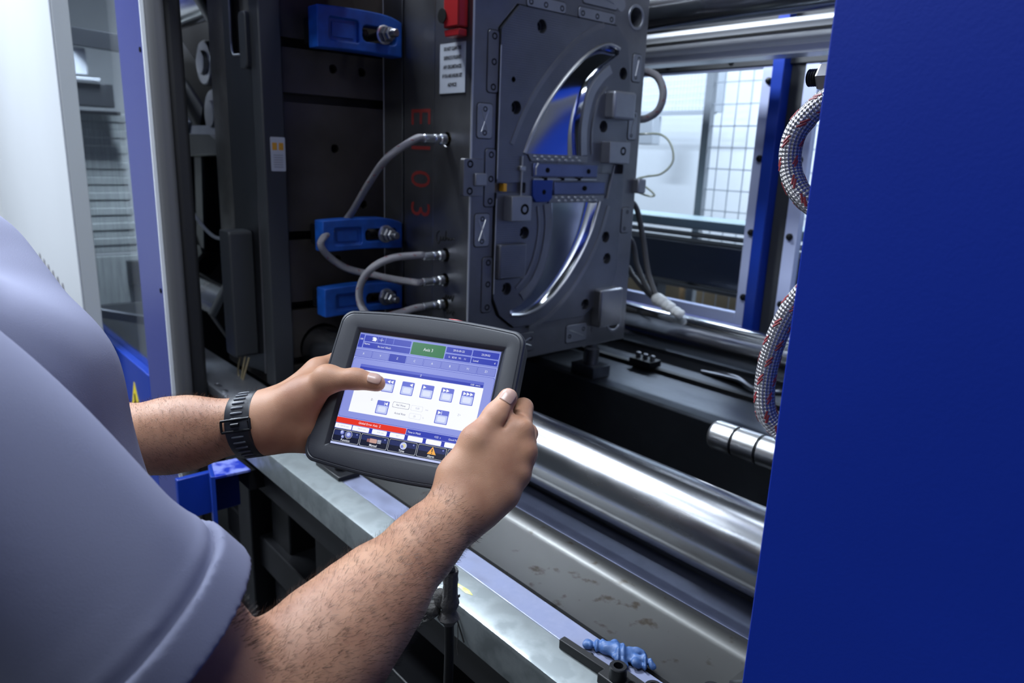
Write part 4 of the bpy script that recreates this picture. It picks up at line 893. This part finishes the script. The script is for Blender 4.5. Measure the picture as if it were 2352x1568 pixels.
# blue nitrile glove
g = []
def blob(u, v):
    return 0
t = thing('blue_glove', 'crumpled blue rubber glove lying on the flat strip', 'glove', (-.48, .63, 1.0))
GLOVE_PENDING = t
# paint smeared blue bracket left of the ledge
t = thing('blue_bracket', 'small blue bracket with smeared paint under the left wrist', 'bracket', (-1.47, .49, .9))
MB().prism([(-1.505, .476), (-1.50, .528), (-1.425, .530), (-1.432, .458)], 'z', .925, .931).build('top_plate', mat('smeared_blue', (.20, .24, .62), .35, col2=(.01, .03, .36), vscale=22, lo=.45, hi=.55), t, bev=.001)
MB().prism([(-1.432, .458), (-1.505, .476), (-1.505, .468), (-1.436, .450)], 'z', .80, .931).build('front_plate', blue_d, t, bev=.001)
MB().box(-1.51, -1.495, .40, .53, .82, .915).build('side_plate', blue_d, t, bev=.002)
MB().box(-1.52, -1.43, .528, .56, .88, .925).build('mount', black, t)
# loose cable bundle and sensor block on the rear bed plate
t = thing('cable_bundle', 'loose grey cables lying under the lower rear tie bar', 'cable', (-1.1, 1.98, .92))
for k in range(6):
    o = .012*k; MB().tube(spline([(-1.26-.01*k, 2.06-.01*k, .926), (-1.19+.005*k, 2.03-.008*k, .93+.004*(k % 3)), (-1.12+.006*k, 1.985-.004*k, .932), (-1.07+.008*k, 1.965+.012*k, .928), (-1.05, 1.99+.01*k, .926)], 6), .0055, 8).build('cable', steel_lt, t)
t = thing('sensor_block', 'small black sensor block on the groove of the rear bed', 'sensor', (-1.43, 1.89, .93))
MB().box(-1.50, -1.41, 1.86, 1.92, .9325, .955).build('base', black, t, bev=.002)
for x in (-1.485, -1.455, -1.425): MB().lathe((x, 1.89, .955), (0,0,1), [(.009, 0), (.009, .015), (.006, .017)], 10).build('nut', steel, t)
t = thing('screw_jack', 'dark screw jack beneath the bottom edge of the mould', 'support', (-1.5, 1.66, .93))
MB().box(-1.56, -1.46, 1.64, 1.72, .921, .96).build('base', bed_l, t, bev=.003)
MB().lathe((-1.51, 1.68, .96), (0,0,1), [(.025, 0), (.025, .05), (.018, .055), (.018, .10)], 14).build('screw', steel, t)

# ================================================================== the operator
class Field:                                          # signed distance grid with smooth unions, meshed by surface nets
    def __init__(s, lo, hi, h):
        s.lo = np.array(lo, float); s.h = h; s.n = np.ceil((np.array(hi)-s.lo)/h).astype(int)+1
        s.d = np.full(s.n, 1.0, np.float32)
        s.ax = [s.lo[i]+h*np.arange(s.n[i]) for i in range(3)]
    def sub(s, lo, hi):
        i0 = np.clip(np.floor((np.array(lo)-s.lo)/s.h).astype(int), 0, s.n); i1 = np.clip(np.ceil((np.array(hi)-s.lo)/s.h).astype(int)+1, 0, s.n)
        sl = tuple(slice(a, b) for a, b in zip(i0, i1))
        X, Y, Z = np.meshgrid(*[s.ax[i][sl[i]] for i in range(3)], indexing='ij'); return sl, X, Y, Z
    def cone(s, a, b, ra, rb, k=.01, flat=None, f=1.0, op='u', cutp=None, mod=None):
        a = np.array(a, float); b = np.array(b, float); m = max(ra, rb)*max(1, f)+k+.02
        sl, X, Y, Z = s.sub(np.minimum(a, b)-m, np.maximum(a, b)+m)
        if X.size == 0: return s
        P = np.stack([X-a[0], Y-a[1], Z-a[2]], -1); ba = b-a
        if flat is not None:
            q = np.array(flat, float); q /= np.linalg.norm(q); c = P@q; P = P+((1/f-1)*c)[..., None]*q; ba = ba+(1/f-1)*(ba@q)*q
        L = max(ba@ba, 1e-12); t = np.clip(P@ba/L, 0, 1)
        d = np.sqrt(((P-t[..., None]*ba)**2).sum(-1))-(ra+t*(rb-ra))
        if cutp is not None:
            e, nrm = np.array(cutp[0], float), np.array(cutp[1], float); nrm /= np.linalg.norm(nrm)
            d = np.maximum(d, (X-e[0])*nrm[0]+(Y-e[1])*nrm[1]+(Z-e[2])*nrm[2])
        if mod is not None: d = d+mod(X, Y, Z)
        o = s.d[sl]
        if op == 'u':
            hh = np.maximum(k-np.abs(o-d), 0)/k; r = np.minimum(o, d)-hh*hh*k/4
        else:
            hh = np.maximum(k-np.abs(o+d), 0)/k; r = np.maximum(o, -d)+hh*hh*k/4
        s.d[sl] = r.astype(np.float32); return s
    def mesh(s):
        d = s.d; sg = d < 0; nx, ny, nz = d.shape
        cor = [(i, j, k) for i in (0, 1) for j in (0, 1) for k in (0, 1)]
        cnt = sum(sg[i:nx-1+i, j:ny-1+j, k:nz-1+k].astype(np.int8) for i, j, k in cor)
        act = np.argwhere((cnt > 0) & (cnt < 8)); idx = -np.ones((nx-1, ny-1, nz-1), np.int64); idx[tuple(act.T)] = np.arange(len(act))
        acc = np.zeros((len(act), 3)); num = np.zeros(len(act))
        for a in cor:
            for ax in range(3):
                if a[ax]: continue
                b = list(a); b[ax] = 1
                va = d[tuple((act+a).T)].astype(float); vb = d[tuple((act+b).T)].astype(float); x = (va < 0) != (vb < 0)
                t = np.where(x, va/np.where(x, va-vb, 1), 0); p = np.array(a, float)[None].repeat(len(act), 0); p[:, ax] += t
                acc[x] += p[x]; num[x] += 1
        V_ = s.lo+s.h*(act+acc/num[:, None]); F = []
        for ax in range(3):
            u, w = (ax+1) % 3, (ax+2) % 3; e = [0, 0, 0]; e[ax] = 1
            A = sg[:nx-e[0], :ny-e[1], :nz-e[2]]; B = sg[e[0]:, e[1]:, e[2]:]; pts = np.argwhere(A != B)
            ok = (pts[:, u] > 0) & (pts[:, w] > 0) & (pts[:, u] < d.shape[u]-1) & (pts[:, w] < d.shape[w]-1); pts = pts[ok]
            q = []
            for du, dw in ((-1, -1), (0, -1), (0, 0), (-1, 0)):
                c = pts.copy(); c[:, u] += du; c[:, w] += dw; q.append(idx[tuple(c.T)])
            q = np.stack(q, 1); fl = ~A[tuple(pts.T)]; q[fl] = q[fl][:, ::-1]; F.append(q)
        return V_, np.concatenate(F)
def smooth_verts(Vt, F, it=2, lam=.5):
    E = np.concatenate([F[:, [0, 1]], F[:, [1, 2]], F[:, [2, 3]], F[:, [3, 0]]]); E = np.concatenate([E, E[:, ::-1]])
    for _ in range(it):
        a = np.zeros_like(Vt); c = np.zeros(len(Vt)); np.add.at(a, E[:, 0], Vt[E[:, 1]]); np.add.at(c, E[:, 0], 1)
        Vt = Vt*(1-lam)+lam*a/np.maximum(c, 1)[:, None]
    return Vt
def mesh_obj(name, parts, m, parent):
    vs = np.concatenate([p[0] for p in parts]); off = 0; fs = []
    for v_, f_ in parts: fs.append(f_+off); off += len(v_)
    fs = np.concatenate(fs); l = root_loc(parent); vs = vs-np.array(l)
    me = bpy.data.meshes.new(name); me.vertices.add(len(vs)); me.vertices.foreach_set('co', vs.ravel())
    me.loops.add(fs.size); me.loops.foreach_set('vertex_index', fs.ravel().astype(np.int32)); me.polygons.add(len(fs))
    me.polygons.foreach_set('loop_start', np.arange(0, fs.size, 4, dtype=np.int32)); me.polygons.foreach_set('loop_total', np.full(len(fs), 4, np.int32))
    me.update(calc_edges=True); me.validate(); me.shade_smooth(); me.materials.append(m)
    o = bpy.data.objects.new(name, me); COL.objects.link(o); o.parent = parent; return o
def crumple(X, Y, Z): return .0015*np.sin(420*(X*.5+Y*.8)+3*np.sin(170*X+90*Y))+.0008*np.sin(610*(X*.8-Y*.5+Z)+2*np.sin(230*Y))
F = Field((-.535, .595, .9990), (-.425, .66, 1.022), .0010)
F.cone((-.508, .617, 1.0035), (-.480, .627, 1.0050), .0085, .0115, .004, (0,0,1), .75, mod=crumple)
F.cone((-.480, .627, 1.0050), (-.467, .632, 1.0040), .0115, .0085, .004, (0,0,1), .75, mod=crumple)
for a_, b_, c_, r_ in (((-.480, .628, 1.006), (-.466, .641, 1.008), (-.460, .648, 1.003), .0050), ((-.472, .630, 1.006), (-.455, .637, 1.007), (-.441, .641, 1.004), .0052), ((-.470, .626, 1.005), (-.458, .627, 1.006), (-.447, .632, 1.003), .0048), ((-.488, .618, 1.005), (-.474, .613, 1.007), (-.465, .617, 1.003), .0048), ((-.508, .616, 1.004), (-.519, .608, 1.003), (-.524, .611, 1.003), .0050), ((-.506, .624, 1.004), (-.498, .634, 1.006), (-.488, .639, 1.003), .0045)):
    F.cone(a_, b_, r_, r_, .003, (0,0,1), .8, mod=crumple); F.cone(b_, c_, r_, r_*.85, .003, (0,0,1), .8, mod=crumple)
F.cone((-.6, .63, .985), (-.4, .63, .985), .0153, .0153, .0005, op='s')
v_, f_ = F.mesh(); v_[:, 2] = np.maximum(v_[:, 2], 1.0003); mesh_obj('glove_shell', [(smooth_verts(v_, f_, 1), f_)], nitrile, GLOVE_PENDING)
PER = thing('person', 'person in a grey short sleeved shirt holding the tablet with both hands', 'person', (-.735, 0, 0))
RS, RE, RW = np.array((-.535, -.035, 1.45)), np.array((-.456, .164, 1.181)), np.array(TL(84, -112, 31))
LS, LE, LW = np.array((-.925, .025, 1.452)), np.array((-.950, .112, 1.240)), np.array(TL(-177, -58, 0))
def lerp(a, b, t): return a+(b-a)*t
def W3(p): return np.array(TL(*p))
body_parts = []
# ---- right arm and hand
F = Field((-.63, -.06, 1.06), (-.36, .56, 1.46), .0024)
F.cone(lerp(RS, RE, .25), lerp(RS, RE, .75), .050, .050, .02); F.cone(lerp(RS, RE, .7), RE, .049, .043, .03)
F.cone(RE, lerp(RE, RW, .30), .043, .0475, .03); F.cone(lerp(RE, RW, .22), lerp(RE, RW, .55), .047, .0405, .03); F.cone(lerp(RE, RW, .5), lerp(RE, RW, .85), .0405, .0285, .02); F.cone(lerp(RE, RW, .8), RW, .0292, .0262, .02)
th = [W3((80, -78, 32)), W3((90, -40, 33)), W3((101, -10, 19)), W3((107, 13, 9))]
F.cone(RW, th[0], .024, .0185, .014); F.cone(th[0], th[1], .0185, .0145, .014); F.cone(th[1], th[2], .0145, .0118, .008); F.cone(th[2], th[3], .0120, .0102, .006)
F.cone(W3((102, -12, 20)), W3((103, -7, 18)), .0126, .0122, .006)
fing = {'i': ((126, -19, 4), (115, 12, -28), (88, 13, -49), (69, 9, -51)), 'm': ((133, -40, 1), (121, -12, -45), (87, -14, -58), (67, -17, -52)),
        'r': ((131, -63, 1), (121, -42, -43), (89, -42, -57), (71, -45, -52)), 'p': ((123, -85, 7), (120, -72, -29), (97, -69, -46), (82, -70, -45))}
rad = {'i': (.0128, .0102, .0090, .0080), 'm': (.0130, .0105, .0092, .0082), 'r': (.0124, .0100, .0088, .0078), 'p': (.0112, .0088, .0078, .0068)}
wof = {'i': (4, 6, 4), 'm': (6, 2, -2), 'r': (6, -2, -6), 'p': (4, -8, -8)}
for q in 'imrp':
    P4 = [W3(p) for p in fing[q]]; r4 = rad[q]; w0 = np.array(RW)+np.array(TL(*wof[q]))-np.array(TL(0, 0, 0))
    F.cone(w0, P4[0], .019, r4[0], .016)
    for k in range(3): F.cone(P4[k], P4[k+1], r4[k], r4[k+1], .005)
    kn = W3((fing[q][0][0]+1.5, fing[q][0][1]+2, fing[q][0][2]+4.5)); F.cone(kn, kn+1e-4, r4[0]*.88, r4[0]*.88, .006)
# palm fill, thumb web, heel, tendons
F.cone(W3((104, -50, 8)), W3((106, -80, 12)), .017, .017, .02); F.cone(W3((96, -60, 24)), W3((116, -26, 6)), .014, .011, .016)
F.cone(W3((108, -100, 18)), W3((120, -84, 8)), .016, .013, .015)
for q in 'imr':
    a = lerp(np.array(RW), W3(fing[q][0]), .35)+np.array(TN)*.016; b = W3(fing[q][0])+np.array(TN)*.0085+np.array(TU)*.003; F.cone(a, b, .0034, .0040, .005)
# skin folds over the thumb joint and between thumb and hand
F.cone(W3((118, 4, 14)), W3((113, -20, 24)), .0022, .0016, .004, op='s')
v_, f_ = F.mesh(); v_ = smooth_verts(v_, f_, 2); body_parts.append((v_, f_)); armR = v_, f_
# ---- left arm and hand
F = Field((-1.05, -.06, 1.14), (-.62, .47, 1.44), .0024)
F.cone(lerp(LS, LE, .3), LE, .047, .042, .03); F.cone(LE, lerp(LE, LW, .3), .0425, .043, .03); F.cone(lerp(LE, LW, .25), lerp(LE, LW, .65), .043, .037, .03); F.cone(lerp(LE, LW, .6), LW, .037, .0305, .03)
th = [W3((-131, -27, 8)), W3((-99, -1, 17)), W3((-66, 6, 16)), W3((-43, 6, 9))]
F.cone(LW, th[0], .027, .021, .02); F.cone(th[0], th[1], .021, .0138, .016); F.cone(th[1], th[2], .0138, .0112, .007); F.cone(th[2], th[3], .0113, .0094, .005)
F.cone(W3((-100, 2, 17)), W3((-98, 2, 17)), .0142, .0142, .008)
F.cone(W3((-67, 6, 15.5)), W3((-63, 6.2, 15.5)), .0112, .0110, .004)
fl = {'i': ((-143, 17, -30), (-127, 40, -46), (-92, 42, -50), (-70, 40, -46)), 'm': ((-141, -4, -42), (-122, 16, -56), (-84, 18, -58), (-60, 17, -52)),
      'r': ((-138, -24, -48), (-120, -8, -60), (-84, -8, -60), (-62, -10, -53)), 'p': ((-136, -44, -46), (-120, -34, -56), (-92, -34, -56), (-74, -36, -50))}
for q in 'imrp':
    P4 = [W3(p) for p in fl[q]]; r4 = rad[q]
    F.cone(LW, P4[0], .022, r4[0]+.001, .018)
    for k in range(3): F.cone(P4[k], P4[k+1], r4[k], r4[k+1], .005)
F.cone(W3((-165, -66, -4)), W3((-128, -64, -24)), .021, .017, .018); F.cone(W3((-150, -48, 2)), W3((-128, -52, -8)), .023, .018, .02)
F.cone(W3((-128, -10, 2)), W3((-136, 14, -24)), .012, .012, .018)
for x in (-69, -66, -63): F.cone(W3((x, 15.5, 20)), W3((x+1, 17, 12)), .0006, .0006, .0016, op='s')
v_, f_ = F.mesh(); v_ = smooth_verts(v_, f_, 2); body_parts.append((v_, f_)); armL = v_, f_
# ---- torso, neck, head (mostly outside the picture)
HC = np.array((-.82, -.04, 1.695))
F = Field((-1.06, -.28, .85), (-.42, .30, 1.94), .009)
F.cone((-.785, .0, 1.34), (-.755, .02, .95), .088, .095, .03, (1,0,0), 1.15); F.cone(LS+(.02, -.02, -.01), RS+(-.02, -.01, -.01), .05, .05, .03); F.cone((-.755, -.03, 1.44), (-.80, -.055, 1.63), .055, .053, .02)
F.cone(RS, lerp(RS, RE, .35), .055, .05, .03); F.cone(LS, lerp(LS, LE, .45), .054, .047, .03)
F.cone(HC+(0, -.01, .03), HC+(0, .0, .05), .088, .085, .03, (0,1,0), 1.15); F.cone(HC+(0, .035, -.03), HC+(0, .045, -.055), .055, .045, .03)
F.cone(HC+(0, .095, .0), HC+(0, .112, -.022), .010, .013, .012); F.cone(HC+(-.03, .085, -.062), HC+(.03, .085, -.062), .010, .010, .012)
for s_ in (-1, 1): F.cone(HC+(.086*s_, -.005, .025), HC+(.090*s_, -.012, -.015), .014, .010, .008, (1,0,0), .5); F.cone(HC+(.033*s_, .085, .02), HC+(.034*s_, .085, .02), .012, .012, .006, op='s')
v_, f_ = F.mesh(); body_parts.append((smooth_verts(v_, f_, 2), f_))
body = mesh_obj('body', body_parts, skin, PER)
for s_ in (-1, 1): MB().ball(tuple(HC+(.033*s_, .083, .02)), .0115, .0115, .0115).build('eye', paper2, PER)
F = Field((-1.01, -.26, 1.62), (-.70, .10, 1.92), .008)
F.cone(HC+(0, -.018, .038), HC+(0, -.01, .058), .094, .090, .02, (0,1,0), 1.15); F.cone(HC+(0, .09, -.06), HC+(0, .14, -.03), .075, .08, .02, op='s')
v_, f_ = F.mesh(); mesh_obj('hair', [(smooth_verts(v_, f_, 1), f_)], hair_m, PER)
# ---- shirt
SE = lerp(RS, RE, .70); sd = (RE-RS)/np.linalg.norm(RE-RS); LE2 = lerp(LS, LE, .86); ld_ = (LE-LS)/np.linalg.norm(LE-LS)
def folds(X, Y, Z):
    return .0050*np.sin(46*(.75*X-.35*Y+.55*Z)+2.2*np.sin(11*Y+6*Z))+.0025*np.sin(31*(.3*X+.8*Y+.5*Z)+1.5*np.sin(14*X))
def hem_mod(X, Y, Z):
    s_ = (X-SE[0])*sd[0]+(Y-SE[1])*sd[1]+(Z-SE[2])*sd[2]
    return folds(X, Y, Z)*np.clip((-s_-.01)/.06, 0, 1)+.0022*np.exp(-((s_+.030)/.0045)**2)-.0018*np.exp(-((s_+.038)/.004)**2)
F = Field((-1.09, -.24, .93), (-.36, .34, 1.58), .0042)
F.cone((-.785, -.01, 1.37), (-.765, .035, 1.14), .120, .137, .03, (1,0,0), 1.15, mod=folds); F.cone((-.765, .035, 1.14), (-.74, .01, .90), .137, .132, .03, (1,0,0), 1.24, mod=folds)
F.cone((-.91, .045, 1.44), (-.755, .068, 1.385), .085, .080, .03, mod=folds); F.cone((-.755, .068, 1.385), (-.735, .085, 1.22), .080, .085, .04, mod=folds)
F.cone(LS+(.02, -.03, -.005), RS+(-.02, -.02, -.005), .074, .074, .03, mod=folds)
F.cone((-.757, -.03, 1.46), (-.772, -.04, 1.525), .085, .068, .03)
F.cone(RS+(-.01, -.004, .0), SE+sd*.05, .083, .082, .022, cutp=(SE, sd), mod=hem_mod)
F.cone(LS+(.0, 0, .0), LE2+ld_*.05, .080, .078, .035, cutp=(LE2, ld_), mod=folds)
# a long fold from chest to sleeve
# hollow sleeves and neck
F.cone(SE-sd*.06, SE+sd*.06, .068, .076, .004, op='s'); F.cone(LE2-ld_*.05, LE2+ld_*.06, .064, .072, .004, op='s'); F.cone((-.769, -.038, 1.50), (-.80, -.055, 1.64), .0585, .062, .004, op='s')
v_, f_ = F.mesh(); mesh_obj('shirt', [(smooth_verts(v_, f_, 3), f_)], shirt_m, PER)
F = Field(SE-.13, SE+.13, .0026)
F.cone(SE-sd*.06, SE+sd*.05, .0852, .0848, .004, cutp=(SE+sd*.001, sd)); F.cone(SE-sd*.14, SE-sd*.034-sd*.10, .12, .12, .003, op='s')
sl, X, Y, Z = F.sub(SE-.13, SE+.13); ps = (X-SE[0])*sd[0]+(Y-SE[1])*sd[1]+(Z-SE[2])*sd[2]; rr = np.sqrt(np.maximum((X-SE[0])**2+(Y-SE[1])**2+(Z-SE[2])**2-ps**2, 0))
F.d[sl] = np.maximum(np.maximum(F.d[sl], -(ps+.031+.002*np.sin(40*X+30*Y))), .0765-rr).astype(np.float32)
v_, f_ = F.mesh(); mesh_obj('sleeve_hem', [(smooth_verts(v_, f_, 2), f_)], shirt_m, PER)
F = Field((-.98, -.20, .05), (-.50, .22, 1.0), .010)
F.cone((-.735, .0, .95), (-.735, 0, .86), .125, .13, .03, (1,0,0), 1.38)
for s_ in (-1, 1): F.cone((-.735+.10*s_, 0, .86), (-.735+.115*s_, .01, .48), .098, .072, .03); F.cone((-.735+.115*s_, .01, .48), (-.735+.12*s_, -.01, .10), .070, .062, .03)
v_, f_ = F.mesh(); mesh_obj('trousers', [(smooth_verts(v_, f_, 2), f_)], trouser_m, PER)
for s_ in (-1, 1):
    x = -.735+.12*s_; F = Field((x-.08, -.14, -.005), (x+.08, .24, .16), .007); F.cone((x, -.05, .045), (x+.01*s_, .15, .040), .048, .042, .02); F.cone((x, -.03, .06), (x, -.02, .12), .050, .048, .02); F.cone((x, -.2, -.05), (x, .3, -.05), .05, .05, .004, op='s')
    v_, f_ = F.mesh(); mesh_obj('shoe', [(v_, f_)], rubber, PER)
# ---- thumb nails
def nail(c, along, normal, L, Wd, nm='thumb_nail'):
    c, a, n_ = Vector(c), Vector(along).normalized(), Vector(normal); n_ = (n_-a*n_.dot(a)).normalized(); b = a.cross(n_); G = []
    for i in range(13):
        u = i/12*2-1; row = []
        for j in range(11):
            v = j/10*2-1; wv = Wd*(1-.35*max(0, u)**3-.25*max(0, -u)**4); rr = .0102
            ang = v*wv/rr; row.append(tuple(c+a*(L*u*(1-.22*v*v if u > 0 else 1-.10*v*v))+b*(rr*math.sin(ang))+n_*(rr*math.cos(ang)-rr-.0022*max(0, u)**2)))
        G.append(row)
    o = MB().grid(G).build(nm, nail_m, PER, ang=180); sm = o.modifiers.new('solid', 'SOLIDIFY'); sm.thickness = .0014; sm.offset = 0
a = TL(107, 13, 9); b_ = TL(101, -10, 19); d = (a-b_).normalized()
nail(a+d*.0005+(TN*.9+TU*.25).normalized()*.0118, d, TN*.9+TU*.25, .0085, .0084)
a = TL(-43, 6, 9); b_ = TL(-66, 6, 16); d = (a-b_).normalized()
nail(a+d*.0002+(TN*.75+TV*.30).normalized()*.0107, d, TN*.75+TV*.30, .0074, .0070)
# ---- arm hair
def normals(Vt, Fq):
    n_ = np.zeros_like(Vt); fn = np.cross(Vt[Fq[:, 2]]-Vt[Fq[:, 0]], Vt[Fq[:, 3]]-Vt[Fq[:, 1]])
    for k in range(4): np.add.at(n_, Fq[:, k], fn)
    return n_/np.maximum(np.linalg.norm(n_, axis=1), 1e-9)[:, None]
def arm_hair(arm, A, B, t0, t1, count):
    Vt, Fq = arm; n_ = normals(Vt, Fq); ax = (B-A)/np.linalg.norm(B-A); t = (Vt-A)@ax/np.linalg.norm(B-A)
    ids = np.where((t > t0) & (t < t1))[0]
    if len(ids) == 0: return MB()
    ids = rng.choice(ids, count); mb = MB()
    for i in ids:
        p = Vt[i]+.0012*rng.normal(size=3); nn = n_[i]; side = np.cross(ax, nn)
        d = ax*(.75+.2*rng.normal())+side*(.35+.35*rng.normal())+nn*(.45+.15*rng.normal()); d /= np.linalg.norm(d); L = .0045+.005*rng.random(); w_ = np.cross(d, nn); w_ /= max(np.linalg.norm(w_), 1e-6); w_ *= .00010
        m_ = p+d*L*.55+nn*.0004; e_ = p+d*L-nn*.0012
        mb.add([p-w_-nn*.001, p+w_-nn*.001, m_+w_*.8, m_-w_*.8, e_], [(0, 1, 2, 3), (3, 2, 4)])
    return mb
h = arm_hair(armR, RE, RW, .05, 1.0, 9500); h2 = arm_hair(armL, LE, LW, .2, 1.0, 6500); h.add(h2.v, h2.f)
tag(h.build('arm_hair', hair_m, PER, smooth=False), kind='stuff')
# ---- wrist watch
WC = Vector(lerp(LE, LW, .965)); ax = Vector(LW-LE).normalized()
t = thing('wristwatch', 'black rubber sports watch band with buckle on the left wrist', 'watch', WC)
ref = (Vector((0, 0, 1.6))-WC); ref = (ref-ax*ref.dot(ax)).normalized(); sd2 = ax.cross(ref)     # ref points outwards towards the palm side
def band_pt(a, r, s_): return WC+ax*s_+(ref*math.cos(a)+sd2*math.sin(a))*r
def bandm(a0, a1, r0, r1, hw, n=48):
    mb = MB(); vs = []; full = abs(a1-a0) > 6.2
    for i in range(n+(0 if full else 1)):
        a = a0+(a1-a0)*i/n
        for r, s_ in ((r0, -hw), (r1-.0006, -hw), (r1, -hw+.001), (r1, hw-.001), (r1-.0006, hw), (r0, hw)): vs.append(tuple(band_pt(a, r, s_)))
    m = n+(0 if full else 1); fs = []
    for i in range(m if full else m-1):
        for k in range(6): fs.append((i*6+k, i*6+(k+1) % 6, ((i+1) % m)*6+(k+1) % 6, ((i+1) % m)*6+k))
    if not full: fs += [tuple(range(6)), tuple(range((m-1)*6+5, (m-1)*6-1, -1))]
    return mb.add(vs, fs)
RB = .0343
bandm(0, 2*PI, RB-.001, RB+.0022, .0145).build('strap', watch_m, t)
bandm(-.1, 1.5, RB+.002, RB+.0042, .0135, 24).build('strap_tail', watch_m, t)
for k in range(15):
    a = -1.25+.175*k
    if abs(a-.02) < .12: continue
    r = RB+(.0046 if a > -.1 else .0026); pts = [(r, -.0058), (r, .0058)]; Q = [band_pt(a, r, s_) for s_ in (-.0070, -.005, 0, .005, .0070)]
    MB().tube(Q, [.0009, .0013, .0014, .0013, .0009], 8).build('slot_rim', mat('strap_grey', (.10, .11, .13), .4) if 'strap_grey' not in MATS else MATS['strap_grey'], t)
for q in (-.0165, .0165): MB().tube([band_pt(-.16+.05*i, RB+.0048, q*(1 if True else 0)) for i in range(7)], .0014, 8).build('buckle_side', black, t)
for a in (-.17, .15): MB().tube([band_pt(a, RB+.0050, -.0165+.0033*i) for i in range(11)], .0015, 8).build('buckle_bar', black, t)
MB().tube([band_pt(-.02, RB+.0056, -.0045+.0018*i) for i in range(6)], .0022, 8).build('buckle_tongue', black, t)
wc = WC+(ref*math.cos(2.55)+sd2*math.sin(2.55))*(RB+.003)
for aa in (1.9,):
    n_ = (ref*math.cos(2.75)+sd2*math.sin(2.75)); o_ = WC+n_*(RB+.001)
    MB().lathe(o_, n_, [(.0205, 0), (.0215, .002), (.0215, .009), (.019, .011), (.0165, .0112), (.016, .0105)], 32).build('watch_case', black, t)
